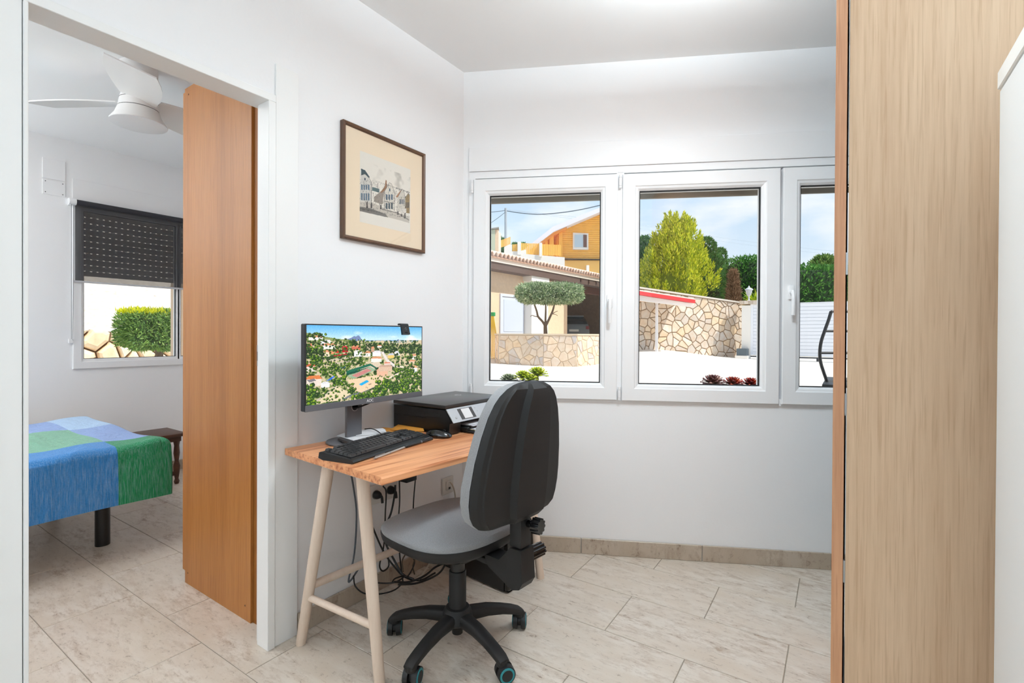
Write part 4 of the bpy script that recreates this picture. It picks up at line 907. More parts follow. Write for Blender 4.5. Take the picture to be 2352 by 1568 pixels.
# ------------------------------------------------------------------ wardrobe at the right and white cabinet
OAK = wood('sawn_oak', (218, 189, 159), (209, 178, 147), (178, 142, 110), 'Z', .5, fine=40, contrast=.8)
OAKE = wood('oak_edge', (212, 164, 128), (202, 150, 112), (160, 108, 78), 'Z', .5, fine=40, contrast=.8)
wr = root('wardrobe', (2.06, 1.36, 0), 'tall oak-effect wardrobe with sliding door edge beside the window', 'wardrobe')
MB().box((1.7815, 1.35, 0), (2.36, 1.372, 2.35), bev=.0008, seg=1).build('side_panel', OAK, wr)
MB().box((1.755, 1.3502, .02), (1.777, 2.30, 2.33), bev=.0006, seg=1).build('sliding_door', OAKE, wr)
MB().box((1.79, 1.372, .05), (2.36, 2.30, 2.33)).build('carcass', SATIN, wr)
MB().box((1.7772, 1.356, .0), (1.79, 2.30, .02)).build('bottom_track', STEEL, wr)
for z_ in (.62, 1.0, 1.32): MB().box((1.7774, 1.353, z_), (1.7812, 1.36, z_ + .05)).build('door_bumper', STEEL, wr)
cb = root('tall_cabinet', (2.3, .7, 0), 'plain white tall cabinet with pale top strip at the right edge', 'cabinet')
MB().box((2.0, .2, 0), (2.6, 1.2, 1.612), bev=.002, seg=1).build('body', LACQ, cb)
MB().box((1.997, .197, 1.614), (2.6, 1.202, 1.646), bev=.002, seg=1).build('top', mat('cabinet_top', (244, 242, 238), .4), cb)

# ------------------------------------------------------------------ bedroom
# bed with patchwork cover
bed = root('bed', (-2.02, .2, 0), 'low bed with blue and green patchwork cover and black leg', 'bed')
def patch_mat():
    m, nt, b = new_mat('patchwork_cotton'); g = nt.nodes.new('ShaderNodeNewGeometry').outputs['Position']; sp = nt.nodes.new('ShaderNodeSeparateXYZ'); nt.links.new(g, sp.inputs[0])
    def step(src, edge, inv=False):
        n = nt.nodes.new('ShaderNodeMath'); n.operation = 'LESS_THAN' if inv else 'GREATER_THAN'; n.inputs[1].default_value = edge; nt.links.new(src, n.inputs[0]); return n.outputs[0]
    right = step(sp.outputs['Y'], .968); left2 = step(sp.outputs['Y'], .40); row1 = step(sp.outputs['X'], -1.56, True); row2 = step(sp.outputs['X'], -2.16, True)
    blue, green, lav, pale, mint = srgb(56, 130, 198), srgb(34, 138, 84), srgb(140, 166, 218), srgb(178, 208, 240), srgb(122, 178, 146)
    a = mixc(nt, row1, blue, mint); a = mixc(nt, row2, a, lav)
    c = mixc(nt, row1, green, lav); c = mixc(nt, row2, c, pale)
    k = mixc(nt, right, a, c)
    v = mapping(nt, g, (240, 240, 14)); th = noise(nt, v, 1.0, 3, .6); v2 = mapping(nt, g, (160, 160, 160)); t2 = noise(nt, v2, 1.0, 2)
    k = mixc(nt, ramp(nt, th, [(.42, (0, 0, 0, 1)), (.8, (.36, .36, .36, 1))]), k, srgb(190, 214, 232)); k = mixc(nt, ramp(nt, t2, [(.3, (.18, .18, .18, 1)), (.55, (0, 0, 0, 1))]), k, srgb(20, 70, 110))
    nt.links.new(k, b.inputs['Base Color']); b.inputs['Roughness'].default_value = .9; b.inputs['Specular IOR Level'].default_value = .15; b.inputs['Sheen Weight'].default_value = .15
    wv = noise(nt, mapping(nt, g, (5, 9, 4)), 1.0, 3, .5, 1.2); bp = nt.nodes.new('ShaderNodeBump'); bp.inputs['Strength'].default_value = .5; bp.inputs['Distance'].default_value = .03; nt.links.new(wv, bp.inputs['Height']); nt.links.new(bp.outputs[0], b.inputs['Normal']); return m
bx0, bx1, by0, by1, bzt, bzh = -2.70, -1.36, -.80, 1.215, .585, .275
def cover(u, v):
    """u across (front edge at 0, going back), v along; arc-length draping with rounded edges"""
    def drape(s, L, drop):      # s<0: hanging side; returns (pos, height)
        r = .045
        if s < -drop: s = -drop
        if s < 0: return 0.0 - .006 * math.sin(-s * 9), -r + s if -s > 0 else -r
        if s < r * math.pi / 2: a = s / r; return r - r * math.cos(a), -r + r * math.sin(a)
        return s - r * (math.pi / 2 - 1), 0.0
    d = bzt - bzh - .045; px_, hz = drape(u, 9, d); x = bx1 - px_
    Ly = by1; qy, hy = drape(v, 9, d); y = by1 - qy
    wob = .008 * math.sin(7 * v + 1) * math.sin(5 * u + 2) + .006 * math.sin(17 * v + 9 * u)
    z = bzt + min(hz, hy) + (wob if min(hz, hy) > -.03 else 0)
    if hz < -.05: x += .010 * math.sin(9 * v) * min(1, -hz / .2)
    if hz < -.06 and hy < -.06: pass
    return (x, y, max(z, bzh + .006 * math.sin(6 * v)))
us = list(np.linspace(-.27, 0, 10)) + list(np.linspace(.008, .075, 7)) + list(np.linspace(.11, 1.30, 22)); vs_ = list(np.linspace(-.27, 0, 8)) + list(np.linspace(.008, .075, 7)) + list(np.linspace(.10, 1.95, 46))
V = [cover(u, v) for u in us for v in vs_]; nv = len(vs_)
Fc = [(i * nv + j, i * nv + j + 1, (i + 1) * nv + j + 1, (i + 1) * nv + j) for i in range(len(us) - 1) for j in range(nv - 1) if not (us[i + 1] <= 0 and vs_[j + 1] <= 0)]
pydata('cover', V, Fc, patch_mat(), bed, smooth=True)
MB().box((bx0 + .03, by0 + .03, .29), (bx1 - .03, by1 - .035, bzt - .03), bev=.03).build('mattress', mat('mattress', (210, 210, 212), .9), bed)
for x_, y_ in ((-1.64, .985), (-2.55, .985), (-1.64, -.65), (-2.55, -.65)):
    m_ = MB(); m_.lathe([(.034, 0), (.034, .29)], (x_, y_, 0), n=20); m_.build('leg', SATIN, bed)
# dark wooden stool beyond the bed
ns = root('bedside_stool', (-2.68, 1.70, 0), 'small dark carved wooden stool beyond the bed', 'stool')
DKW = wood('dark_walnut', (92, 56, 36), (72, 42, 28), (46, 26, 18), 'Y', .4)
MB().box((-2.86, 1.50, .375), (-2.50, 1.765, .40), bev=.006).build('seat', DKW, ns); MB().box((-2.83, 1.53, .335), (-2.53, 1.735, .375)).build('apron', DKW, ns)
for x_ in (-2.80, -2.56):
    for y_ in (1.56, 1.715): m_ = MB(); m_.lathe([(.014, 0), (.02, .02), (.013, .04), (.02, .09), (.024, .14), (.014, .18), (.022, .24), (.018, .30), (.024, .335)], (x_, y_, 0), n=14); m_.build('leg', DKW, ns)
for x_ in (-2.80, -2.56): MB().box((x_ - .012, 1.56, .07), (x_ + .012, 1.715, .10)).build('stretcher', DKW, ns)
# brown wardrobe standing by the doorway
BEE = wood('honey_beech', (184, 126, 68), (172, 112, 54), (142, 86, 34), 'Z', .4, fine=46, contrast=.7)
bwr = root('bedroom_wardrobe', (-.5, 1.4, 0), 'honey-brown wardrobe side standing just inside the bedroom doorway', 'wardrobe')
m_ = MB(); m_.prism([(-.805, 0), (-.218, 0), (-.218, 2.33), (-.812, 2.33), (-.812, .056), (-.805, .056)], (1.058, 1.076), YZ()); m_.build('side_panel', BEE, bwr, smooth=False)
MB().box((-.832, 1.0585, .056), (-.813, 1.95, 2.315), bev=.001, seg=1).build('door', BEE, bwr)
MB().box((-.2175, 1.068, .0), (-.162, 1.95, 2.31)).build('back_panel', mat('shaded_raw_back', (138, 82, 18), .6), bwr); MB().box((-.80, 1.076, .03), (-.2185, 1.95, 2.31)).build('carcass', BEE, bwr)  # raw back strip, its brown darkened for the shade of the recess
for x_, z_ in ((-.775, .052), (-.775, 2.295), (-.26, .06)): MB().cyl((x_, 1.0572, z_), (x_, 1.0585, z_), .004, n=12).build('screw_cap', mat('screw_brown', (96, 52, 22), .5), bwr)
# ceiling fan
fx, fy = -1.345, 1.055
fan = root('ceiling_fan', (fx, fy, 2.6), 'white three-blade ceiling fan with drum lamp in the bedroom', 'fan')
m_ = MB(); m_.lathe([(.085, -.002), (.082, -.10), (.076, -.16), (.084, -.19)], (fx, fy, 2.6), n=36); m_.build('canopy', LACQ, fan)
m_ = MB(); m_.lathe([(.0845, -.193), (.090, -.225), (.092, -.235)], (fx, fy, 2.6), n=36); m_.build('motor_housing', LACQ, fan)
m_ = MB(); m_.lathe([(.085, -.1905), (.085, -.1925)], (fx, fy, 2.6), n=36); m_.build('seam_ring', mat('seam_grey', (120, 120, 122), .6), fan); m_ = MB(); m_.lathe([(.0905, -.2355), (.0905, -.239)], (fx, fy, 2.6), n=36); m_.build('seam_ring', mat('seam_grey_b', (120, 120, 122), .6), fan)
m_ = MB(); m_.lathe([(.0925, -.239), (.105, -.275), (.125, -.305), (.128, -.312)], (fx, fy, 2.6), n=40); m_.build('lamp_shade', LACQ, fan)
m_ = MB(); m_.lathe([(.126, -.309), (.127, -.314), (.09, -.320), (.01, -.3225)], (fx, fy, 2.6), n=40); m_.build('diffuser', mat('opal', (244, 244, 246), .4), fan)
for ang in (-22, 98, 218):
    t = math.radians(ang); d = Vector((math.cos(t), math.sin(t), 0)); s = Vector((-d.y, d.x, 0)); V = []; Fc = []
    for i, k in enumerate(np.linspace(0, 1, 9)):
        w_ = .075 + .03 * math.sin(k * math.pi * .9) + .01 * k; tw = .22 * (1 - k) + .05; z_ = 2.6 - .205 - .02 * k * k
        p = Vector((fx, fy, z_)) + d * (.07 + .43 * k)
        for sg in (-1, 1):
            for e in (.003, -.003): V.append(p + s * sg * w_ + Vector((0, 0, -sg * w_ * .3 + e)))
        if i:
            a, b = (i - 1) * 4, i * 4
            for q in ((0, 2), (2, 3), (3, 1), (1, 0)): Fc.append((a + q[0], a + q[1], b + q[1], b + q[0]))
    Fc += [(0, 1, 3, 2), (32, 34, 35, 33)]; mb = MB(); mb._add(V, Fc); mb.build('blade', LACQ, fan)
# roller blind
def blind_mat():
    m, nt, b = new_mat('dark_screen_fabric'); b.inputs['Base Color'].default_value = srgb(70, 69, 72); b.inputs['Roughness'].default_value = .9
    o = nt.nodes['Material Output']; t = nt.nodes.new('ShaderNodeBsdfTransparent'); x = nt.nodes.new('ShaderNodeMixShader'); x.inputs[0].default_value = .48
    nt.links.new(b.outputs[0], x.inputs[1]); nt.links.new(t.outputs[0], x.inputs[2]); nt.links.new(x.outputs[0], o.inputs[0]); return m
bl = root('roller_blind', (BX + .045, 1.6, 2.15), 'dark see-through roller blind half lowered over the bedroom window', 'blind')
MB().cyl((BX + .045, 1.205, 2.145), (BX + .045, 2.04, 2.145), .02, n=20).build('roller', mat('blind_cloth', (52, 51, 56), .9), bl)
MB().box((BX + .026, 1.205, 1.565), (BX + .0275, 2.04, 2.145)).build('fabric', blind_mat(), bl, smooth=False)
MB().box((BX + .020, 1.195, 1.553), (BX + .034, 2.045, 1.567), bev=.002, seg=1).build('bottom_bar', mat('blind_bar', (196, 196, 200), .4), bl)
m_ = MB(); m_.cyl((BX + .045, 1.165, 2.145), (BX + .045, 1.205, 2.145), .024, n=20); m_.box((BX, 1.168, 2.12), (BX + .02, 1.20, 2.17)); m_.build('bracket', PVC, bl)
m_ = MB(); m_.tube([(BX + .05, 1.178, 2.14), (BX + .05, 1.178, 1.6), (BX + .05, 1.178, 1.13)], .0022, n=6, sub=1); m_.tube([(BX + .04, 1.192, 2.14), (BX + .04, 1.192, 1.6), (BX + .045, 1.187, 1.12)], .0022, n=6, sub=1); m_.build('bead_chain', mat('chain_grey', (150, 150, 152), .5), bl)
MB().box((BX, 1.172, 1.10), (BX + .02, 1.198, 1.13)).build('chain_tensioner', PVC, bl)
# cover plates on the far wall
for z0_, z1_, lb, sc in ((2.29, 2.435, 'plain white cover plate high on the bedroom wall', False), (2.175, 2.28, 'white cover plate with four screws above the blind bracket', True)):
    o = root('cover_plate', (BX, 1.09, z0_), lb, 'plate'); MB().box((BX, 1.03, z0_), (BX + .006, 1.155, z1_), bev=.001, seg=1).build('plate', PAINT, o)
    if sc:
        for y_ in (1.045, 1.14):
            for z_ in (z0_ + .015, z1_ - .012): MB().cyl((BX + .0055, y_, z_), (BX + .0068, y_, z_), .0035, n=10).build('screw', mat('screw_grey', (90, 90, 92), .5), o)

# ================================================================== outside
def hd(a, D, z): return CAM * np.array([1, 1, 0]) + RGT * a + FWD * D + np.array([0, 0, z])       # right, forward, height
def sm(x, a, b): t = np.clip((x - a) / (b - a), 0, 1); return t * t * (3 - 2 * t)
def gz(a, D): return -.12 + .0304 * np.clip(D - 3.5, 0, 30) + .34 * sm(D, 14.5, 18.5) * (1 - sm(a, 5.0, 8.6)) * sm(a, 2.2, 4.2) + .05 * np.clip(D - 33, 0, 60)
def ground_mat(name, rgb, rgb2, sc=1.2):
    m, nt, b = new_mat(name); g = nt.nodes.new('ShaderNodeNewGeometry').outputs['Position']
    c = ramp(nt, noise(nt, mapping(nt, g, (1, 3, 1), (0, 0, .6)), sc, 6, .65), [(.35, rgb2), (.6, rgb)]); nt.links.new(c, b.inputs['Base Color']); b.inputs['Roughness'].default_value = .9; return m
aa = np.concatenate([np.linspace(-40, -4, 10), np.linspace(-3, 14, 35), np.linspace(16, 60, 10)]); dd = np.concatenate([np.linspace(-20, 2, 8), np.linspace(3, 34, 63), np.linspace(38, 120, 10)])
V = [hd(a, D, float(gz(a, D))) for D in dd for a in aa]; n = len(aa)
struct(pydata('ground', V, [(i * n + j, i * n + j + 1, (i + 1) * n + j + 1, (i + 1) * n + j) for i in range(len(dd) - 1) for j in range(n - 1)], ground_mat('pale_concrete', (232, 226, 216), (218, 210, 198)), smooth=True))
def stone_m(name, cols):
    m, nt, b = new_mat(name); o = nt.nodes.new('ShaderNodeObjectInfo').outputs['Random']; k = len(cols)
    c = ramp(nt, o, [((i + .5) / k, cols[i]) for i in range(k)]); g = nt.nodes.new('ShaderNodeNewGeometry').outputs['Position']
    nn = noise(nt, g, 7, 5, .6); c = mixc(nt, ramp(nt, nn, [(.4, (0, 0, 0, 1)), (.75, (.5, .5, .5, 1))]), c, srgb(196, 150, 104)); nt.links.new(c, b.inputs['Base Color']); b.inputs['Roughness'].default_value = .85; return m
STONE = stone_m('cream_flagstone', [(216, 202, 184), (198, 190, 182), (222, 200, 170), (190, 180, 168), (226, 216, 204)])
MORT = mat('mortar_brown', (142, 118, 92), .95, var=.15, scale=6); MORTL = mat('mortar_light', (206, 186, 162), .95)
STUC = mat('peach_stucco', (226, 198, 168), .9, var=.05, scale=9, bump=.2, bscale=30); WHITEP = mat('white_masonry', (236, 232, 226), .85)

# ---- stone-faced planter with the clipped olive tree
pcx = at(1272, 800, 16.6); pc_a, pc_D = 1.36, 16.9; pz_t = at(1272, 768.5, 15.0)[2]; pz_b = float(gz(1.4, 15.2)) - .05
pl = root('stone_planter', hd(pc_a, pc_D, pz_b), 'large angular planter faced with pale crazy-paving stone in the yard', 'planter')
ring = [(-.55, 16.3), (-.42, 15.75), (.95, 14.95), (1.95, 14.85), (2.95, 15.85), (2.95, 17.6), (1.4, 18.6), (-.1, 18.0)]
def vring(k, z): cxm = np.mean([r[0] for r in ring]); cym = np.mean([r[1] for r in ring]); return [hd(cxm + (a - cxm) * k, cym + (D - cym) * k, z) for a, D in ring]
o_b, o_t, i_t, i_b = vring(1, pz_b), vring(1, pz_t - .02), vring(.9, pz_t - .02), vring(.9, pz_t - .2); nn_ = len(ring)
mb = MB(); mb._add(o_b + o_t + i_t + i_b, [(r * nn_ + k, r * nn_ + (k + 1) % nn_, (r + 1) * nn_ + (k + 1) % nn_, (r + 1) * nn_ + k) for r in range(3) for k in range(nn_)] + [tuple(range(3 * nn_, 4 * nn_))]); mb.build('core', MORTL, pl, smooth=False)
mb = MB(); c1, c2, c3, c4 = vring(1.02, pz_t - .02), vring(1.02, pz_t + .03), vring(.88, pz_t + .03), vring(.88, pz_t - .02); mb._add(c1 + c2 + c3 + c4, [(r * nn_ + k, r * nn_ + (k + 1) % nn_, ((r + 1) % 4) * nn_ + (k + 1) % nn_, ((r + 1) % 4) * nn_ + k) for r in range(4) for k in range(nn_)]); mb.build('coping', MORTL, pl, smooth=False)
PSTONE = stone_m('rose_flagstone', [(226, 206, 184), (206, 196, 188), (232, 204, 170), (214, 196, 176), (196, 188, 184)])
for k in range(5):
    A, Bp = o_b[k], o_b[(k + 1) % nn_]; L = np.linalg.norm(Bp - A); U = (Bp - A) / L; N = np.array([U[1], -U[0], 0]); N = N if N @ (CAM - A) > 0 else -N
    if k in (0, 1, 2, 3): stones(pl, [(0.01, .02), (L - .01, .02), (L - .01, pz_t - pz_b - .03), (.01, pz_t - pz_b - .03)], .27, 40 + k, .018, .02, A, U, np.array([0, 0, 1]), N, PSTONE)
tD = 16.7; tb = at(1253, 772, tD)
olv = root('olive_tree', (tb[0], tb[1], pz_t - .2), 'olive tree clipped to a flat oblong crown on three forked branches in the stone planter', 'tree')
BARK = mat('grey_bark', (112, 94, 78), .95, var=.2, scale=30, bump=.4, bscale=60)
tp = lambda x, y, dD=0: tuple(at(x, y, tD + dD))
mb = MB(); mb.tube([(tb[0], tb[1], pz_t - .25), tp(1253, 765), tp(1252.5, 750), tp(1253, 744)], .1, n=10, sub=4, radii=[.085, .07, .062, .06]); mb.build('trunk', BARK, olv)
for pts, rr in (([(1252, 748), (1246, 738), (1236, 727), (1233, 715), (1227, 698), (1222, 685)], .045), ([(1253, 746), (1253, 730), (1253.5, 712), (1253.5, 690)], .042), ([(1254, 747), (1259, 737), (1266, 722), (1270, 712), (1274, 696), (1278, 684)], .045), ([(1234, 727), (1228, 726), (1222, 724), (1218, 727)], .016), ([(1267, 722), (1274, 717), (1281, 714)], .014), ([(1270, 721), (1276, 722), (1281, 725)], .012)):
    mb = MB(); mb.tube([tp(*p) for p in pts], rr, n=8, sub=3, radii=[rr * (1 - .45 * i / (len(pts) - 1)) for i in range(len(pts))]); mb.build('branch', BARK, olv)
rg = np.random.default_rng(5)
def box_leaves(c, ax, half, n, L, Wd, rng, power=5.0, fill=.25, up=.2, jit=.6):
    """leaf blades over the skin of a clipped, rounded block"""
    p = rng.normal(0, 1, (n, 3)); p /= (np.abs(p) ** power).sum(1)[:, None] ** (1 / power); rr = 1 - fill * rng.random(n) ** 2; p *= rr[:, None]
    p *= 1 + .05 * np.sin(p[:, :1] * 9 + 3 * p[:, 1:2]) + .04 * rng.normal(0, 1, (n, 1)) * .5
    w_ = c + (p[:, :1] * half[0]) * ax[0] + (p[:, 1:2] * half[1]) * ax[1] + (p[:, 2:3] * half[2]) * np.array([0, 0, 1.0])
    d = p[:, :1] * ax[0] + p[:, 1:2] * ax[1] + (p[:, 2:3] + up) * np.array([0, 0, 1.0]); d /= np.linalg.norm(d, axis=1)[:, None] + 1e-9
    return blades(w_, d, L, Wd, rng, jit)
c0, c1 = at(1187, 676, tD), at(1335, 676, tD); zc0, zc1 = at(1260, 651, tD)[2], at(1260, 697, tD)[2]
cc = (c0 + c1) / 2; cc[2] = (zc0 + zc1) / 2; half = (np.linalg.norm(c1 - c0) / 2 - .05, .62, (zc0 - zc1) / 2 - .04)
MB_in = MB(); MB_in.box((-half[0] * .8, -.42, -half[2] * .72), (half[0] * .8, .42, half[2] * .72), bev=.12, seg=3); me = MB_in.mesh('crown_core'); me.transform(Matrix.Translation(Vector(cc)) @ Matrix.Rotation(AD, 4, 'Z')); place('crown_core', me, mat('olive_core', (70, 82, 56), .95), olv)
Vv, Ff = box_leaves(cc, (RGT, FWD), half, 15000, .11, .016, rg, jit=.9); leaf_obj('foliage', Vv, Ff, leafy('olive_leaf', [(100, 126, 88), (150, 172, 128), (190, 202, 164), (124, 152, 96), (214, 218, 184)]), olv)

# ---- outbuilding with tiled roof and carport
F0 = hd(-.77, 17.8, 0); FE = RGT * .611 + FWD * .792; FN = RGT * .792 - FWD * .611           # along the front, towards the viewer
def onF(px, py, off=0.0):
    p = hit(px, py, FN, FN @ F0 + off); return p
def fT(px, off=0.0): return float((onF(px, 700, off) - F0) @ FE)
def fpt(t, off, z): return F0 + FE * t + FN * off + np.array([0, 0, z])
EZ = 3.98
def fbox(mb, t0, t1, o0, o1, z0, z1):
    P = [fpt(t, o, z) for z in (z0, z1) for t, o in ((t0, o0), (t1, o0), (t1, o1), (t0, o1))]
    mb._add(P, [(3, 2, 1, 0), (4, 5, 6, 7), (0, 1, 5, 4), (1, 2, 6, 5), (2, 3, 7, 6), (3, 0, 4, 7)]); return mb
ob = root('outbuilding', fpt(4, -1, .3), 'peach outbuilding with clay tile roof and open carport across the yard', 'building')
tW = fT(1303, -.5); tE = 14.4
m_ = MB(); fbox(m_, -3, tW, -.8, -.5, 0, EZ - .25); fbox(m_, tW - .3, tW, -6, -.5, 0, EZ - .2); m_.build('wall', STUC, ob, smooth=False)
m_ = MB(); fbox(m_, -3, tE, -6.2, -6, 0, EZ + 1); fbox(m_, tE - .3, tE, -6, -1.5, 0, EZ); m_.build('carport_back_wall', MORT, ob, smooth=False)
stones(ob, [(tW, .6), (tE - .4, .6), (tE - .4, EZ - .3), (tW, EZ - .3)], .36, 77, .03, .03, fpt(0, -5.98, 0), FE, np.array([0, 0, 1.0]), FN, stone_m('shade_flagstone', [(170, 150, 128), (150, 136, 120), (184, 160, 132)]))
ca, cb_ = fT(1221, -.1), fT(1259, -.1)
m_ = MB(); fbox(m_, ca, cb_, -.5, -.1, .1, EZ - .62); fbox(m_, ca - .06, cb_ + .02, -.5, -.06, EZ - .62, EZ - .25); m_.build('column', WHITEP, ob, smooth=False)
m_ = MB(); fbox(m_, tW, tE, -.62, -.42, EZ - .75, EZ - .42); m_.build('beam', mat('brown_beam', (112, 66, 48), .8), ob, smooth=False)
m_ = MB(); fbox(m_, -3, tE, -.5, -.0, EZ - .42, EZ - .16); m_.build('soffit', mat('brown_soffit', (96, 74, 64), .8), ob, smooth=False)
m_ = MB(); fbox(m_, -3, tE, -.02, .04, EZ - .16, EZ + .02); m_.build('fascia', mat('pale_fascia', (240, 222, 206), .85), ob, smooth=False)
t = tW + .3
while t < tE - .2: m_ = MB(); fbox(m_, t, t + .1, -3, .06, EZ - .34, EZ - .22); m_.build('rafter', mat('brown_rafter', (84, 58, 46), .8), ob, smooth=False); t += .75
m_ = MB(); P = [fpt(-3, .1, EZ - .03), fpt(tE, .1, EZ - .03), fpt(tE, -6.2, EZ + 1.6), fpt(-3, -6.2, EZ + 1.6)]; m_._add(P + [p + np.array([0, 0, .05]) for p in P], [(0, 1, 2, 3), (4, 5, 6, 7), (0, 1, 5, 4), (1, 2, 6, 5), (2, 3, 7, 6), (3, 0, 4, 7)]); m_.build('roof_deck', mat('clay_underlay', (190, 150, 128), .9), ob, smooth=False)
CLAY = stone_m('clay_tile', [(238, 214, 200), (226, 190, 170), (244, 230, 220), (232, 204, 188)])
sl = (FN * -6.3 + np.array([0, 0, 1.63])); sl = sl / np.linalg.norm(sl); nrm = np.cross(FE, sl); nrm = nrm if nrm[2] > 0 else -nrm
tv = []; tf = []
for i in range(9):
    an = math.pi * i / 8
    for l, k in ((0, 1.0), (.46, .86)): tv.append((math.cos(an) * .105 * k, l, math.sin(an) * .16 * k))
    for l, k in ((0, .84), (.46, .7)): tv.append((math.cos(an) * .105 * k, l, math.sin(an) * .16 * k))
for i in range(8): a, b = i * 4, i * 4 + 4; tf += [(a, b, b + 1, a + 1), (a + 2, a + 3, b + 3, b + 2), (a, a + 2, b + 2, b)]
tme = bpy.data.meshes.new('roof_tile'); tme.from_pydata(tv, [], tf); tme.materials.append(CLAY); tme.update()
TM = Matrix(((FE[0], sl[0], nrm[0], 0), (FE[1], sl[1], nrm[1], 0), (FE[2], sl[2], nrm[2], 0), (0, 0, 0, 1))); RI = ROOTM[ob.name].inverted()
for row in range(3):
    t = -.6 + (.0 if row % 2 == 0 else .0)
    while t < tE:
        p = fpt(t, .14, EZ + .02) + sl * (.40 * row) + np.array([0, 0, .012 * row]); o = bpy.data.objects.new('roof_tile', tme); col.objects.link(o); o.parent = ob
        o.matrix_local = RI @ Matrix.Translation(Vector(p)) @ TM; t += .235
da, db, dc = fT(1148, -.48), fT(1204, -.48), fT(1226, -.48)
PALEB = mat('pale_blue_door', (206, 212, 226), .5); dz1 = onF(1180, 683, -.48)[2]
m_ = MB(); fbox(m_, da, da + .1, -.5, -.44, .4, dz1); fbox(m_, dc - .05, dc, -.5, -.44, .4, dz1); fbox(m_, da, dc, -.5, -.44, dz1, dz1 + .1); m_.build('door_frame', PALEB, ob, smooth=False)
for a, b in ((da + .12, db - .03), (db + .03, dc - .06)):
    m_ = MB(); fbox(m_, a, b, -.5, -.46, .4, dz1 - .02); dl = m_.build('door_leaf', PALEB, ob, smooth=False)
    for z0_, z1_ in ((1.3, dz1 - .12), (.5, 1.18)): m_ = MB(); fbox(m_, a + .1, b - .1, -.5, -.445, z0_, z1_); m_.build('door_panel', mat('door_inset', (198, 206, 222), .5), dl, smooth=False)

# ---- parked car in the carport
cD = 27.0; cg = float(gz(3.4, cD)); c_c = at(1318, 800, cD); car = root('car', (c_c[0], c_c[1], cg), 'grey car parked in the shade of the carport', 'car', rz=AD)
CARP = mat('car_grey', (110, 112, 114), .3, spec=.6)
def sec(y, zb, zt, w0, w1): return [(-w0, y, zb), (w0, y, zb), (w0, y, (zb + zt) / 2), (w1, y, zt), (-w1, y, zt), (-w0, y, (zb + zt) / 2)]
S_ = [sec(0, .3, .85, .78, .72), sec(.06, .25, .95, .86, .78), sec(.5, .22, 1.0, .88, .8), sec(3.2, .22, .95, .88, .8), sec(4.0, .25, .8, .84, .7), sec(4.15, .3, .7, .75, .6)]
mb = MB(); mb._add([v for s in S_ for v in s], [tuple(range(6)), tuple(range(30, 36))] + [(i * 6 + k, i * 6 + (k + 1) % 6, i * 6 + 6 + (k + 1) % 6, i * 6 + 6 + k) for i in range(5) for k in range(6)]); mb.build('body', CARP, car, world=False, ang=50)
S_ = [sec(.1, .93, .96, .76, .74), sec(.42, .93, 1.36, .78, .6), sec(1.6, .93, 1.42, .8, .62), sec(2.9, .9, .97, .76, .7)]
mb = MB(); mb._add([v for s in S_ for v in s], [tuple(range(6)), tuple(range(18, 24))] + [(i * 6 + k, i * 6 + (k + 1) % 6, i * 6 + 6 + (k + 1) % 6, i * 6 + 6 + k) for i in range(3) for k in range(6)]); mb.build('cabin', mat('car_glass', (40, 44, 46), .1, spec=.7), car, world=False, ang=50)
MB().box((-.6, .4, 1.37), (.6, 1.7, 1.45), bev=.03).build('roof', CARP, car, world=False); MB().box((-.26, -.03, .55), (.26, 0, .67)).build('number_plate', WHITEP, car, world=False)
for s in (-1, 1): MB().box((s * .74 - .09, -.02, .68), (s * .74 + .09, .03, .86), bev=.01).build('tail_light', mat('tail_red', (120, 30, 28), .3), car, world=False)
for s in (-1, 1):
    for y_ in (.8, 3.3): MB().cyl((s * .88, y_, .31), (s * .66, y_, .31), .31, n=20).build('wheel', RUBBER, car, world=False)

# ---- yellow strands with a green cap by the outbuilding
bz = onF(1131, 722, .2); br = root('rope_bundle', (bz[0], bz[1], float(gz(-.6, 17.5))), 'bundle of yellow strands with a green cap beside the pale blue door', 'rope'); YEL = mat('yellow_strand', (226, 190, 60), .7)
MB().box((bz[0] - .06, bz[1] - .06, bz[2] - .06), (bz[0] + .1, bz[1] + .06, bz[2] + .08), bev=.02).build('cap', mat('green_cap', (40, 150, 84), .5), br)
for i in range(9): x_ = (i - 4) * .022; MB().tube([(bz[0] + x_ * .6, bz[1], bz[2] - .04), (bz[0] + x_ * 1.4, bz[1] + .02, bz[2] - .5), (bz[0] + x_ * 2.2, bz[1] + .03, bz[2] - 1.0), (bz[0] + x_ * 1.8, bz[1] + .05, float(gz(-.6, 17.5)) + .02)], .012, n=6, sub=3).build('strand', YEL, br)

# ---- orange timber house on the hill behind
hD = 38.0
def hp(px, py, dD=0.0): return at(px, py, hD + dD)
def slab(mb, pts, d0, d1):
    """polygon of pixels at the house front, extruded away from the viewer"""
    n = len(pts); P = [hp(x, y) + FWD * d for d in (d0, d1) for x, y in pts]; mb._add(P, [tuple(range(n)), tuple(range(2 * n - 1, n - 1, -1))] + [(k, (k + 1) % n, n + (k + 1) % n, n + k) for k in range(n)]); return mb
ORG = mat('orange_timber', (250, 190, 84), .7, var=.05, scale=3); WLAV = mat('white_fascia', (226, 226, 236), .7)
hs = root('timber_house', hp(1340, 660), 'orange timber house with white roof edge and square window on the hill', 'house')
slab(MB(), [(1281, 596), (1281, 528), (1300, 518), (1383, 484), (1450, 520), (1450, 596)], .3, 8).build('gable_wall', ORG, hs, smooth=False)
y = 594
while y > 492:                                                           # log courses standing slightly proud
    xl = 1281 if y > 530 else 1281 + (530 - y) * 2.35; slab(MB(), [(xl, y), (1448, y), (1448, y - 3.6), (xl, y - 3.6)], .24, .3).build('log_course', ORG, hs, smooth=False); y -= 4.4
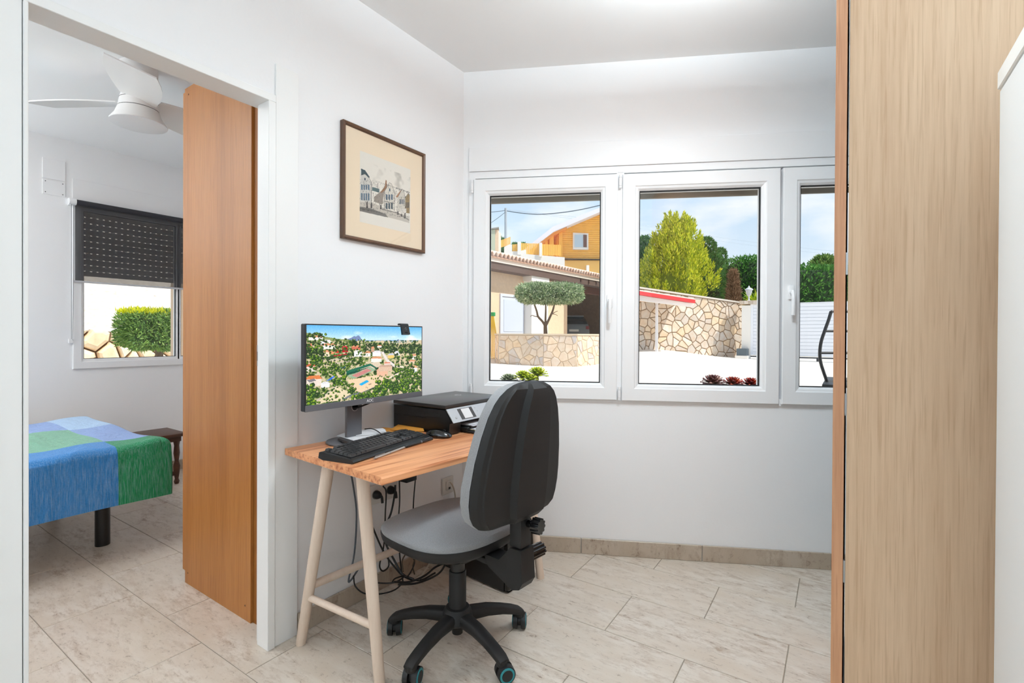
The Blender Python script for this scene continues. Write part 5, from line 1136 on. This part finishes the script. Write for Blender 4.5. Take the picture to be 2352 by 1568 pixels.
slab(MB(), [(1287, 660), (1287, 597), (1450, 597), (1450, 660)], .2, 8).build('lower_wall', mat('ochre_render', (246, 196, 112), .85), hs, smooth=False)
slab(MB(), [(1281, 594.6), (1450, 597.5), (1450, 596), (1281, 593)], -.05, .3).build('floor_line', mat('dark_line', (70, 60, 54), .7), hs, smooth=False)
slab(MB(), [(1203, 577), (1268, 526), (1383, 479), (1460, 516), (1460, 522), (1383, 489), (1270, 537), (1216, 578)], -.9, 8).build('roof', WLAV, hs, smooth=False)
slab(MB(), [(1216, 578), (1270, 537), (1300, 525), (1300, 528), (1272, 541), (1224, 578)], -.6, 8).build('eave_soffit', mat('orange_soffit', (236, 158, 80), .7), hs, smooth=False)
for x0, x1, yt in ((1252, 1258, 545), (1262, 1272, 540), (1284, 1292, 530)): slab(MB(), [(x0, 596), (x0, yt), (x1, yt), (x1, 596)], .0, .3 if x0 < 1280 else .22).build('porch_post', ORG, hs, smooth=False)
slab(MB(), [(1250, 596), (1250, 548), (1282, 532), (1282, 596)], 2.0, 2.2).build('porch_wall', mat('ochre_wall', (226, 160, 70), .7), hs, smooth=False)
wn_ = slab(MB(), [(1316.5, 572), (1316.5, 533.5), (1352, 535), (1352, 572.5)], .1, .3).build('window', WHITEP, hs, smooth=False)
slab(MB(), [(1320, 567), (1320, 538), (1348, 539), (1348, 567.5)], .06, .1).build('pane', mat('far_glass', (186, 206, 220), .2), wn_, smooth=False)
slab(MB(), [(1340, 567), (1340, 538.5), (1348, 539), (1348, 567.5)], .03, .06).build('shutter', mat('brown_shutter', (118, 86, 74), .7), wn_, smooth=False)
slab(MB(), [(1346, 625), (1346, 610), (1352, 610), (1352, 625)], -.3, .1).build('vent_pipe', WHITEP, hs, smooth=False)
tr_ = root('terrace', hp(1235, 640, -1), 'white terrace wall with orange picket fence below the timber house', 'fence')
slab(MB(), [(1159, 660), (1159, 579), (1170, 573), (1176, 573), (1176, 588), (1190, 588), (1207, 584), (1207, 594), (1290, 601), (1290, 660)], -2.2, -1.6).build('terrace_wall', WHITEP, tr_, smooth=False)
for x0, x1, yt, yb in ((1188, 1195.5, 568, 596), (1235, 1241, 570, 600)): slab(MB(), [(x0, yb), (x0, yt), (x1, yt), (x1, yb)], -2.35, -1.9).build('white_post', WHITEP, tr_, smooth=False)
def pick(xa, xb, yta, ytb, yba, ybb, n):
    for i in range(n):
        k0, k1 = i / n, (i + .82) / n; X = lambda k: xa + (xb - xa) * k; T_ = lambda k: yta + (ytb - yta) * k; B_ = lambda k: yba + (ybb - yba) * k
        slab(MB(), [(X(k0), B_(k0)), (X(k0), T_(k0)), (X(k1), T_(k1)), (X(k1), B_(k1))], -2.15, -2.05).build('picket', ORG, tr_, smooth=False)
pick(1149, 1173, 565, 556, 580, 573, 8); pick(1177, 1188, 573, 572, 588, 588, 4); pick(1196, 1235, 570, 571, 593, 595, 11); pick(1241, 1282, 572, 574, 596, 597, 11)
gp = root('gate_pillar', hp(1140, 640, -2), 'tall peach and green chimney-like pillar left of the picket fence', 'pillar')
slab(MB(), [(1118, 660), (1118, 546), (1140, 543), (1140, 660)], -2.6, -1.9).build('green_face', mat('sage_render', (190, 196, 172), .85), gp, smooth=False); slab(MB(), [(1140, 660), (1140, 543), (1147, 543), (1147, 660)], -2.55, -1.9).build('peach_face', STUC, gp, smooth=False)
slab(MB(), [(1147, 660), (1147, 548), (1152, 549), (1152, 660)], -2.3, -1.9).build('white_face', WHITEP, gp, smooth=False); slab(MB(), [(1131, 543.5), (1131, 541), (1148, 538.5), (1148, 541.5)], -2.7, -1.8).build('cap', mat('cap_grey', (150, 146, 138), .8), gp, smooth=False)
po = root('utility_pole', at(1162, 640, 50), 'grey utility pole with sagging wires against the sky', 'pole'); POL = mat('pole_grey', (160, 168, 176), .8)
pb, pt = at(1162, 700, 50), at(1161.5, 478, 50); MB().cyl(pb, pt, .16, .13, n=10).build('mast', POL, po); WIRE = mat('dark_wire', (86, 100, 112), .7)
for pts, r in (([(1162, 482, 50), (1148, 485, 49), (1100, 489, 47)], .035), ([(1162, 486, 50), (1140, 503, 48), (1105, 527, 46)], .03), ([(1162, 484, 50), (1200, 489.5, 50), (1240, 492, 50), (1290, 488, 49), (1340, 480, 48), (1400, 466, 46)], .045)): MB().tube([at(*p) for p in pts], r, n=6, sub=5).build('wire', WIRE, po)
for ya, yb in ((512, 582), (520, 590)): MB().tube([at(1162, 481, 50), at(1440, ya, 56), at(1700, (ya + yb) / 2 + 5, 60), at(1960, yb, 60)], .022, n=5, sub=4).build('wire', mat('pale_wire_%d' % ya, (170, 184, 200), .7), po)

# ---- stone boundary wall, canopy, gate
wL, wR = at(1430, 780, 17.9), at(1704, 780, 19.3); wU = (wR - wL); wU[2] = 0; wLn = np.linalg.norm(wU); wU /= wLn; wN = np.array([wU[1], -wU[0], 0]); wN = wN if wN @ (CAM - wL) > 0 else -wN
zbL, zbR, ztL, ztR = at(1430, 799, 17.9)[2] - .12, at(1704, 822, 19.3)[2] - .12, at(1430, 657, 17.9)[2], at(1704, 697, 19.3)[2]
O3 = np.array([wL[0], wL[1], 0.0])
bwl = root('boundary_wall', (wL[0] + wU[0] * 2, wL[1] + wU[1] * 2, zbR), 'boundary wall of cream crazy-paving stone behind the yard', 'wall')
m_ = MB(); P = [O3 + wU * s - wN * o + np.array([0, 0, z]) for o in (.0, .3) for s, z in ((0, zbL), (wLn, zbR), (wLn, ztR), (0, ztL))]; m_._add(P, [(0, 1, 2, 3), (7, 6, 5, 4), (0, 4, 5, 1), (1, 5, 6, 2), (2, 6, 7, 3), (3, 7, 4, 0)]); m_.build('core', MORT, bwl, smooth=False)
m_ = MB(); P = [O3 + wU * s + wN * o + np.array([0, 0, z]) for o in (.06, -.36) for s, z in ((0, ztL), (wLn, ztR), (wLn, ztR + .06), (0, ztL + .06))]; m_._add(P, [(0, 1, 2, 3), (7, 6, 5, 4), (0, 4, 5, 1), (1, 5, 6, 2), (2, 6, 7, 3), (3, 7, 4, 0)]); m_.build('coping', mat('grey_coping', (206, 198, 188), .85), bwl, smooth=False)
stones(bwl, [(.01, zbL), (wLn - .01, zbR), (wLn - .01, ztR - .02), (.01, ztL - .02)], .285, 21, .03, .028, O3, wU, np.array([0, 0, 1.0]), wN, STONE)
cn = root('awning', at(1520, 690, 16.9), 'red and white slatted awning with orange beam in front of the stone wall', 'awning')
def quadslab(mb, a, b, c, d, depth):
    P = [a, b, c, d] + [p - wN * depth for p in (a, b, c, d)]; mb._add(P, [(0, 1, 2, 3), (7, 6, 5, 4), (0, 4, 5, 1), (1, 5, 6, 2), (2, 6, 7, 3), (3, 7, 4, 0)]); return mb
cL, cRr = 16.4, 17.3
quadslab(MB(), at(1430, 671, cL), at(1597, 696, cRr), at(1597, 687.5, cRr), at(1430, 661, cL), .08).build('red_band', mat('red_band', (206, 52, 56), .6), cn, smooth=False)
for i in range(6):
    y0 = i * 2.3; quadslab(MB(), at(1430, 674 + y0, cL + .1), at(1594 - i * 1.0, 698.5 + y0 * .55, cRr + .1), at(1594 - i * 1.0, 697 + y0 * .55, cRr + .1), at(1430, 672.4 + y0, cL + .1), .10).build('slat', WHITEP, cn, smooth=False)
quadslab(MB(), at(1430, 672, cL + .25), at(1594, 698, cRr + .25), at(1594, 689, cRr + .25), at(1430, 662, cL + .25), .05).build('backing', mat('awning_white', (214, 208, 200), .8), cn, smooth=False)
quadslab(MB(), at(1430, 688, cL + .3), at(1562, 698.5, cRr + .1), at(1562, 694, cRr + .1), at(1430, 679, cL + .3), .1).build('orange_beam', mat('orange_beam', (226, 136, 50), .7), cn, smooth=False)
P = [at(1430, 662, cL), at(1597, 688, cRr)]; quadslab(MB(), P[0], P[1], P[1] + np.array([0, 0, .04]), P[0] + np.array([0, 0, .04]), 1.2).build('roof_sheet', mat('awning_sheet', (220, 206, 196), .8), cn, smooth=False)
pb_, pt_ = at(1508, 806, 17.7), at(1508, 690, 17.7); pb_[2] = pt_[2] = 0; zz0, zz1 = at(1508, 808, 17.7)[2] - .1, at(1508, 690, 17.2)[2]
m_ = MB(); m_.box((pb_[0] - .04, pb_[1] - .04, zz0), (pb_[0] + .04, pb_[1] + .04, zz1)); m_.build('post', mat('white_post', (232, 232, 236), .5), cn)

gL, gR = at(1707, 780, 18.6), at(1990, 780, 16.4); gU = gR - gL; gU[2] = 0; gLn = np.linalg.norm(gU); gU /= gLn; gN = np.array([gU[1], -gU[0], 0]); gN = gN if gN @ (CAM - gL) > 0 else -gN; G3 = np.array([gL[0], gL[1], 0.0])
gb0, gt0 = at(1730, 815, 18.5)[2], at(1730, 700, 18.5)[2]
def gbox(mb, s0, s1, o0, o1, z0, z1):
    P = [G3 + gU * s + gN * o + np.array([0, 0, z]) for z in (z0, z1) for s, o in ((s0, o0), (s1, o0), (s1, o1), (s0, o1))]; mb._add(P, [(3, 2, 1, 0), (4, 5, 6, 7), (0, 1, 5, 4), (1, 2, 6, 5), (2, 3, 7, 6), (3, 0, 4, 7)]); return mb
GATEW = mat('gate_white', (232, 234, 240), .5)
gt = root('sliding_gate', G3 + gU * 2 + np.array([0, 0, gb0]), 'white horizontal-board sliding gate across the driveway', 'gate')
nb_ = 15
for i in range(nb_): z0_ = gb0 + (gt0 - gb0) * i / nb_; gbox(MB(), .30, gLn, -.03, .0, z0_ + .006, gb0 + (gt0 - gb0) * (i + 1) / nb_ - .006).build('board', GATEW, gt, smooth=False)
gbox(MB(), .28, gLn, -.045, -.03, gb0, gt0).build('backing', GATEW, gt, smooth=False); gbox(MB(), .24, .34, -.05, .03, gb0, gt0 + .02).build('stile', GATEW, gt, smooth=False); gbox(MB(), .28, gLn, -.05, .02, gt0, gt0 + .03).build('top_rail', GATEW, gt, smooth=False)
gbox(MB(), .0, gLn, -.03, .02, gb0 - .07, gb0 - .02).build('bottom_rail', mat('rail_dark', (70, 74, 82), .5), gt, smooth=False)
for i in range(9): s_ = .5 + i * .62; gbox(MB(), s_, s_ + .08, -.03, .03, gb0 - .16, gb0 - .07).build('roller', mat('roller_dark', (60, 62, 66), .5), gt, smooth=False)
gk = root('gate_kerb', G3 + gU * 2 + np.array([0, 0, gb0 - .4]), 'grey concrete kerb under the white gate', 'kerb'); gbox(MB(), .30, gLn, -.1, .12, gb0 - .6, gb0 - .17).build('kerb', mat('kerb_grey', (206, 208, 212), .85), gk, smooth=False)
gm_ = root('gate_motor', G3 + gN * .2 + np.array([0, 0, gb0 - .1]), 'dark grey gate motor box at the foot of the pillar', 'motor'); gbox(MB(), -.16, .2, .06, .36, gb0 - .02, gb0 + .24).build('housing', mat('motor_grey', (92, 104, 112), .5), gm_); gbox(MB(), -.2, .24, .05, .4, gb0 - .5, gb0 - .02).build('plinth', WHITEP, gm_, smooth=False)
gpl = root('lamp_pillar', G3 + np.array([0, 0, gb0 - .5]), 'white gatepost with stone cap at the end of the stone wall', 'pillar')
gbox(MB(), -.05, .26, -.5, .05, gb0 - .5, gt0 - .02).build('shaft', WHITEP, gpl, smooth=False); gbox(MB(), -.12, .50, -.56, .10, gt0 + .02, gt0 + .16).build('cap_core', MORTL, gpl, smooth=False)
for i in range(4): gbox(MB(), -.11 + i * .153, .03 + i * .153, .10, .115, gt0 + .03, gt0 + .15).build('cap_stone', STONE, gpl, smooth=False)
lb_ = at(1720, 692, 18.7); lm = root('post_lantern', lb_, 'white lantern standing on the gatepost', 'lantern'); zt_ = at(1720, 656, 18.7)[2]; hh = zt_ - lb_[2]
m_ = MB(); m_.lathe([(.10, 0), (.08, .03 * hh), (.03, .1 * hh), (.025, .3 * hh), (.06, .38 * hh), (.07, .40 * hh)], lb_, n=16); m_.build('stem', mat('lantern_grey', (206, 208, 214), .5), lm)
m_ = MB(); m_.lathe([(.07, .40 * hh), (.085, .45 * hh), (.125, .72 * hh), (.12, .73 * hh)], lb_, n=8); m_.build('glazing', mat('lantern_glass', (186, 190, 196), .2), lm)
m_ = MB(); m_.lathe([(.15, .73 * hh), (.14, .78 * hh), (.06, .86 * hh), (.03, .9 * hh), (.035, .94 * hh), (.01, hh)], lb_, n=16); m_.build('hood', mat('lantern_hood', (196, 198, 204), .5), lm)

# ---- trees and hedges behind the wall
def cone_tree(name, label, px, yb, yt, D, rpx, n, L, Wd, pal, seed, shape=.8, spires=0, group=None, core=(40, 60, 34), jit=.35, up=1.2):
    rng = np.random.default_rng(seed); top = at(px, yt, D); bot = at(px, yb, D); base = np.array([bot[0], bot[1], 0.0]); a_ = (bot - CAM) @ RGT
    g0 = float(gz(a_, D)); R_ = rpx / F_PX * D; z0, z1 = bot[2], top[2]
    o = root(name, (base[0], base[1], g0), label, 'tree', group)
    mb = MB(); mb.cyl((base[0], base[1], g0), (base[0], base[1], z0 + (z1 - z0) * .4), R_ * .08 + .03, R_ * .04, n=8); mb.build('trunk', BARK, o)
    prof = lambda k: R_ * np.clip(np.minimum(1, (k + .04) / .22) ** .6 * (1 - k) ** shape, 0, 1) * 1.05
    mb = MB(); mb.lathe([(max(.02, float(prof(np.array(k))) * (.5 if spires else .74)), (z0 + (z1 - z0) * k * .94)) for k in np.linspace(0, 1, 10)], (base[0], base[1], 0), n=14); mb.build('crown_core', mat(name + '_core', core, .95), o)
    if spires:
        C_ = []; D_ = []
        for s in range(spires):
            k = rng.random() ** .8 * .9; th = rng.uniform(0, 2 * math.pi); r = float(prof(np.array(k))) * rng.uniform(.5, 1.02); st = np.array([base[0] + r * math.cos(th), base[1] + r * math.sin(th), z0 + (z1 - z0) * k])
            d = np.array([math.cos(th) * .55 * (1 - k), math.sin(th) * .55 * (1 - k), 1.0]); d /= np.linalg.norm(d); ln = (z1 - z0) * rng.uniform(.08, .17); m = n // spires
            tt = rng.random(m) ** .8; sp = .11 * (1 - tt)[:, None] * rng.normal(0, 1, (m, 3)); C_.append(st + d * (tt * ln)[:, None] + sp); D_.append(np.tile(d * 1.3, (m, 1)) + sp * 5)
        Cn, Dn = np.concatenate(C_), np.concatenate(D_)
    else:
        k = rng.random(n) ** 1.15; th = rng.uniform(0, 2 * math.pi, n); r = prof(k) * (1 - .25 * rng.random(n) ** 2) * (1 + .10 * np.sin(th * 7 + k * 23) + .08 * np.sin(th * 3 + k * 40))
        Cn = np.stack([base[0] + r * np.cos(th), base[1] + r * np.sin(th), z0 + (z1 - z0) * k], 1); Dn = np.stack([np.cos(th), np.sin(th), np.full(n, up)], 1); Dn /= np.linalg.norm(Dn, axis=1)[:, None]
    V_, F_ = blades(Cn, Dn, L, Wd, rng, jit); leaf_obj('foliage', V_, F_, pal, o); return o
CYP = leafy('cypress_leaf', [(62, 106, 54), (84, 132, 66), (110, 156, 84), (70, 116, 70)]); GOLD = leafy('golden_leaf', [(126, 152, 36), (190, 200, 40), (232, 230, 60), (246, 240, 92), (158, 178, 44)], trans=.35); HEDGE = leafy('hedge_leaf', [(58, 106, 46), (86, 138, 62), (118, 168, 82), (70, 120, 56)]); DEADL = leafy('dead_leaf', [(150, 118, 92), (172, 142, 116), (126, 96, 74)])
cone_tree('golden_conifer', 'golden yellow bushy conifer behind the stone wall', 1552, 700, 500, 22, 92, 36000, .15, .02, GOLD, 31, .62, 420, core=(110, 126, 34), jit=.3)
cone_tree('dark_cypress', 'dark cypress mostly hidden left of the golden conifer', 1480, 690, 545, 24.5, 34, 5000, .18, .03, CYP, 32, .45)
cone_tree('dark_cypress', 'broad dark cypress on the right flank of the golden conifer', 1618, 720, 548, 27.0, 52, 9000, .18, .03, CYP, 33, .4)
cone_tree('dark_cypress', 'second dark cypress rising just right of the broad one', 1655, 720, 572, 30.0, 24, 4000, .18, .03, CYP, 34, .4)
cone_tree('brown_conifer', 'brown withered conifer between cypress and hedge', 1684, 720, 622, 22.4, 13, 2500, .2, .02, DEADL, 35, .4, core=(112, 88, 70))
def hedge(name, label, x0, x1, yt, yb, D, dep, n, pal, seed, L=.17, Wd=.035):
    rng = np.random.default_rng(seed); p0, p1 = at(x0, yb, D), at(x1, yb, D); zt = at((x0 + x1) / 2, yt, D)[2]; a_ = ((p0 + p1) / 2 - CAM) @ RGT; g0 = float(gz(a_, D)) - .1; c = (p0 + p1) / 2; c[2] = (zt + g0) / 2
    o = root(name, (c[0], c[1], g0), label, 'hedge'); hl = np.linalg.norm((p1 - p0)[:2]) / 2
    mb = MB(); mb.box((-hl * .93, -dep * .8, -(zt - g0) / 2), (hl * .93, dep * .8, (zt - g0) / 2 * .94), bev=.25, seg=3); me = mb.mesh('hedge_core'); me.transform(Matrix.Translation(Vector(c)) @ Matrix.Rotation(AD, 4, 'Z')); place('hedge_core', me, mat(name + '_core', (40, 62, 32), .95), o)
    V_, F_ = box_leaves(c, (RGT, FWD), (hl, dep, (zt - g0) / 2), n, L, Wd, rng, power=7.0, fill=.15, up=.3); leaf_obj('foliage', V_, F_, pal, o)
hedge('tall_hedge', 'tall green hedge behind the gatepost lantern', 1676, 1775, 598, 705, 24.4, 1.0, 9000, HEDGE, 41)
hedge('tall_hedge', 'clipped green hedge above the white gate', 1780, 2010, 618, 705, 21, 1.0, 12000, HEDGE, 42)
cone_tree('round_tree', 'pale green tree top showing above the gate hedge', 1890, 700, 590, 33, 42, 5000, .28, .06, leafy('soft_green', [(110, 140, 70), (140, 164, 92), (90, 124, 64)]), 43, .35, core=(84, 108, 60))
for px_, y_, r_, lb in ((1152, 549, 9, 'dark treetop just right of the pillar far off'), (1182, 562, 14, 'dark low treetop right of the utility pole'), (1202, 560, 16, 'dark pointed treetop left of the timber house roof')): cone_tree('distant_tree', lb, px_, 610, y_, 56 + 8 * ((int(px_) - 1152) // 25), r_, 900, .5, .1, CYP, int(px_), .5)
# palm fronds behind the gatepost
pf = at(1738, 712, 21.0); pm = root('palm', (pf[0], pf[1], float(gz(10, 21))), 'yellow-green fan palm behind the gatepost', 'palm'); rng = np.random.default_rng(9)
MB().cyl((pf[0], pf[1], float(gz(10, 21))), pf, .12, .1, n=8).build('trunk', BARK, pm)
Cn = []; Dn = []
for k in range(9):
    th = rng.uniform(0, 2 * math.pi); el = rng.uniform(.3, 1.3); d = np.array([math.cos(th) * math.cos(el), math.sin(th) * math.cos(el), math.sin(el)]); hub = pf + d * .35; s = np.cross(d, [0, 0, 1.0]); s /= np.linalg.norm(s) + 1e-9
    for q in np.linspace(-1.2, 1.2, 15): Cn.append(hub); Dn.append(d * math.cos(q) + s * math.sin(q))
V_, F_ = blades(np.array(Cn), np.array(Dn), .55, .03, rng, .05); leaf_obj('fronds', V_, F_, leafy('palm_leaf', [(176, 200, 50), (206, 214, 70), (140, 176, 50)]), pm)

# ---- planting trough and succulents right outside the window
tgh = root('planting_trough', tuple(ROOTM['window_1'] @ Vector((2.2, .86, -.12))), 'low white planting trough under the window outside', 'planter', rz=RW)
m_ = MB(); m_.box((-1.3, -.16, 0), (1.3, .16, .90)); m_.build('trough', WHITEP, tgh, world=False, smooth=False); MB().box((-1.26, -.13, .90), (1.26, .13, .915)).build('soil', mat('soil', (96, 76, 58), .95, var=.2, scale=30), tgh, world=False)
def rosette(name, label, px, py, r, pal, seed, dep=.86, leaves=46, tilt=0.0, group=None):
    n_ = np.array(MW); d0 = DW + dep; p = hit(px, py, n_, d0); rng = np.random.default_rng(seed); o = root(name, (p[0], p[1], .796), label, 'succulent', group)
    MB().cyl((p[0], p[1], .796), p, .014, .010, n=8).build('stem', mat(name + '_stem', (120, 112, 70), .8), o); V_ = []; F_ = []
    for i in range(leaves):
        th = i * 2.39996; k = (i + .5) / leaves; el = math.radians(84 - 84 * k); L = r * (.8 + .2 * k); d = np.array([math.cos(th) * math.cos(el), math.sin(th) * math.cos(el), math.sin(el)]); s = np.array([-math.sin(th), math.cos(th), 0]); u = np.cross(d, s); b = p + d * r * .1; w_ = r * (.15 + .17 * k); q = len(V_)
        for f, ww, lift in ((0, .25, 0), (.35, .7, -.02), (.72, 1.0, .0), (.93, .6, .05), (1.05, .08, .1)):
            for sg in (-1, 1): V_.append(b + d * L * f + s * sg * w_ * ww - u * r * lift)
            V_.append(b + d * L * f + u * w_ * .25 * (1 - f * .6))
        for j in range(4):
            a = q + j * 3; F_ += [(a, a + 2, a + 5, a + 3), (a + 2, a + 1, a + 4, a + 5), (a + 1, a, a + 3, a + 4)]
        F_.append((q + 12, q + 14, q + 13))
    pydata('leaves', V_, F_, pal, o, smooth=True)
GSUC = leafy('lime_succulent', [(190, 206, 40), (160, 186, 44), (214, 218, 70)], .4); GREYS = leafy('grey_succulent', [(148, 160, 130), (170, 178, 148), (130, 146, 112)], .5); REDS = leafy('red_succulent', [(176, 50, 40), (150, 70, 66), (126, 92, 96), (214, 96, 60)], .35); DREDS = leafy('dusky_succulent', [(110, 70, 74), (140, 92, 92), (96, 76, 84), (190, 150, 140)], .35)
rosette('aeonium', 'lime green succulent rosette, taller right one under the first pane', 1234, 864, .075, GSUC, 1); rosette('aeonium', 'lime green succulent rosette, left one of the lime cluster', 1201, 869, .064, GSUC, 2, .84); rosette('aeonium', 'lime green succulent rosette low at the front of the cluster', 1218, 876, .06, GSUC, 3, .80)
rosette('aeonium', 'grey-green succulent rosette left of the lime ones', 1168, 876, .062, GREYS, 4, .84, 60)
rosette('aeonium', 'dusky purple succulent rosette, leftmost of the red row', 1638, 884, .078, DREDS, 5); rosette('aeonium', 'red succulent rosette in the middle of the red row', 1684, 887, .072, REDS, 6); rosette('aeonium', 'red succulent rosette at the right end of the row', 1725, 888, .068, REDS, 7)
# ---- black bent-frame garden chair at the right edge of the window
gcD = 3.55; gc = root('garden_chair', at(1900, 1000, gcD) * np.array([1, 1, 0]) + np.array([0, 0, -.12]), 'black bent-tube garden chair partly hidden by the wardrobe', 'chair'); BLKM = mat('black_tube', (40, 40, 42), .45)
prof = [(1909, 715), (1903, 735), (1894, 760), (1886, 785), (1883, 810), (1885, 832), (1892, 855), (1899, 876), (1904, 900), (1906, 960)]
rails = []
for off in (0, .46):
    P = [at(x, y, gcD) + RGT * off for x, y in prof]; e = P[-1].copy(); e[2] = -.12; P.append(e); rails.append(P); MB().tube(P, .011, n=10, sub=4).build('side_rail', BLKM, gc)
for i in (0, 2, 4, 7): MB().cyl(rails[0][i], rails[1][i], .009, n=8).build('rung', BLKM, gc)
P = rails[0][7]; MB().box(tuple(P + np.array([-.02, -.25, -.02])), tuple(rails[1][7] + np.array([.02, .25, .0])), bev=.005).build('seat', BLKM, gc)

# ---- view from the bedroom window: rubble wall, gravel slope, clipped bush
rkX = -7.2
rwl = root('rubble_wall', (rkX, 3.2, -.1), 'dry rubble wall of pale boulders seen from the bedroom', 'wall')
zt_r = onX(300, 757, rkX)[2]; y0r, y1r = onX(150, 780, rkX)[1] - .5, onX(460, 780, rkX)[1] + .6
MB().box((rkX - .4, y0r, -.1), (rkX - .06, y1r, zt_r - .03)).build('core', mat('rubble_joint', (120, 96, 76), .95), rwl, smooth=False)  # brown core shows as the joints between boulders
rnd = random.Random(8)
for c in voronoi([(y0r, .35), (y1r, .35), (y1r, zt_r), (y0r, zt_r)], .20, rnd, .022, 1.45):
    cx = sum(p[0] for p in c) / len(c); cy = sum(p[1] for p in c) / len(c); n_ = len(c); V_ = []
    for k, d in ((1.0, -.08), (1.0, .02), (.88, .07), (.6, .095)):
        for x, y in c: V_.append((rkX - .05 + d, cx + (x - cx) * k, cy + (y - cy) * k))
    pydata('boulder', V_, [(r * n_ + k, r * n_ + (k + 1) % n_, (r + 1) * n_ + (k + 1) % n_, (r + 1) * n_ + k) for r in range(3) for k in range(n_)] + [tuple(range(3 * n_, 4 * n_))], stone_m('boulder_stone', [(236, 214, 182), (226, 206, 180), (240, 226, 202)]) if 'boulder_stone' not in bpy.data.materials else bpy.data.materials['boulder_stone'], rwl)
struct(pydata('gravel_slope', [(rkX - .1 - 2.0 * i, (.257 * (1.78 - rkX + .1 + 2 * i) - 3) * (1 - j / 13) + (.42 * (1.78 - rkX + .1 + 2 * i) + 1.5) * j / 13, zt_r - .02 + .66 * i + .05 * math.sin(i * 2 + j)) for i in range(14) for j in range(14)], [(i * 14 + j, i * 14 + j + 1, (i + 1) * 14 + j + 1, (i + 1) * 14 + j) for i in range(13) for j in range(13)], None))
def gravel():
    m, nt, b = new_mat('pale_gravel'); g = nt.nodes.new('ShaderNodeNewGeometry').outputs['Position']; v = nt.nodes.new('ShaderNodeTexVoronoi'); v.inputs['Scale'].default_value = 16; nt.links.new(g, v.inputs['Vector'])
    s = noise(nt, g, 9, 6, .7); c = ramp(nt, v.outputs['Distance'], [(.1, (240, 228, 212)), (.75, (206, 190, 172))]); c = mixc(nt, ramp(nt, s, [(.6, (0, 0, 0, 1)), (.7, (.9, .9, .9, 1))]), c, srgb(150, 122, 98)); nt.links.new(c, b.inputs['Base Color']); b.inputs['Roughness'].default_value = .95; return m
bpy.data.objects['gravel_slope'].data.materials.clear(); bpy.data.objects['gravel_slope'].data.materials.append(gravel())
bsX = -6.0; b0, b1 = onX(282, 757, bsX), onX(440, 757, bsX); zt_b, zb_b = onX(340, 716, bsX)[2], onX(340, 799, bsX)[2]
bs = root('clipped_bush', (bsX, (b0[1] + b1[1]) / 2, 0), 'clipped green bush with yellow tips in front of the rubble wall', 'bush'); cbs = np.array([bsX, (b0[1] + b1[1]) / 2, (zt_b + zb_b) / 2]); hb = ((b1[1] - b0[1]) / 2, .35, (zt_b - zb_b) / 2)
pt_ = onX(366, 810, bsX); MB().tube([(bsX, pt_[1] + .02, -.1), (bsX, pt_[1], .6), (bsX, pt_[1], cbs[2])], .05, n=8, sub=3).build('trunk', BARK, bs)
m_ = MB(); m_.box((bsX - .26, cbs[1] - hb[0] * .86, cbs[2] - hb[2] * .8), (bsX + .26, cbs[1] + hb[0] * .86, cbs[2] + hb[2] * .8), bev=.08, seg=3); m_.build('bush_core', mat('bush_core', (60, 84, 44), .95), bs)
rng = np.random.default_rng(12); V_, F_ = box_leaves(cbs, (np.array([0, 1.0, 0]), np.array([1.0, 0, 0])), hb, 9000, .06, .009, rng, power=5, fill=.2); leaf_obj('foliage', V_, F_, leafy('bush_leaf', [(108, 146, 76), (136, 172, 88), (164, 190, 106), (96, 130, 78)]), bs)
n_ = 1800; C_ = np.stack([bsX + rng.uniform(-.3, .33, n_), cbs[1] + rng.uniform(-1, 1, n_) * hb[0] * .97, np.full(n_, zt_b) - .05 * rng.random(n_)], 1); V_, F_ = blades(C_, np.tile([0, 0, 1.0], (n_, 1)), .07, .008, rng, .3); leaf_obj('yellow_tips', V_, F_, leafy('bush_tip', [(214, 214, 30), (190, 200, 36), (230, 224, 60)], trans=.4), bs)
pp = onX(403, 700, -3.75); pe = root('porch_pillar', (-3.75, pp[1], -.1), 'peach rendered pillar edge outside the bedroom window', 'pillar'); MB().box((-3.82, onX(399, 700, -3.75)[1], -.1), (-3.6, onX(399, 700, -3.75)[1] + .3, 2.9)).build('shaft', STUC, pe, smooth=False)
c_ = at(235, 636, 15.5); sb_ = root('dry_shrub', (c_[0], c_[1], c_[2] - .45), 'small dry shrub on the gravel slope behind the blind', 'shrub'); MB().cyl((c_[0], c_[1], c_[2] - .5), (c_[0], c_[1], c_[2]), .04, .02, n=6).build('stem', BARK, sb_); V_, F_ = box_leaves(c_, (RGT, FWD), (.55, .4, .36), 2200, .14, .02, np.random.default_rng(3), power=2.2); leaf_obj('foliage', V_, F_, leafy('dry_leaf', [(140, 140, 84), (168, 160, 104), (112, 118, 70)]), sb_)
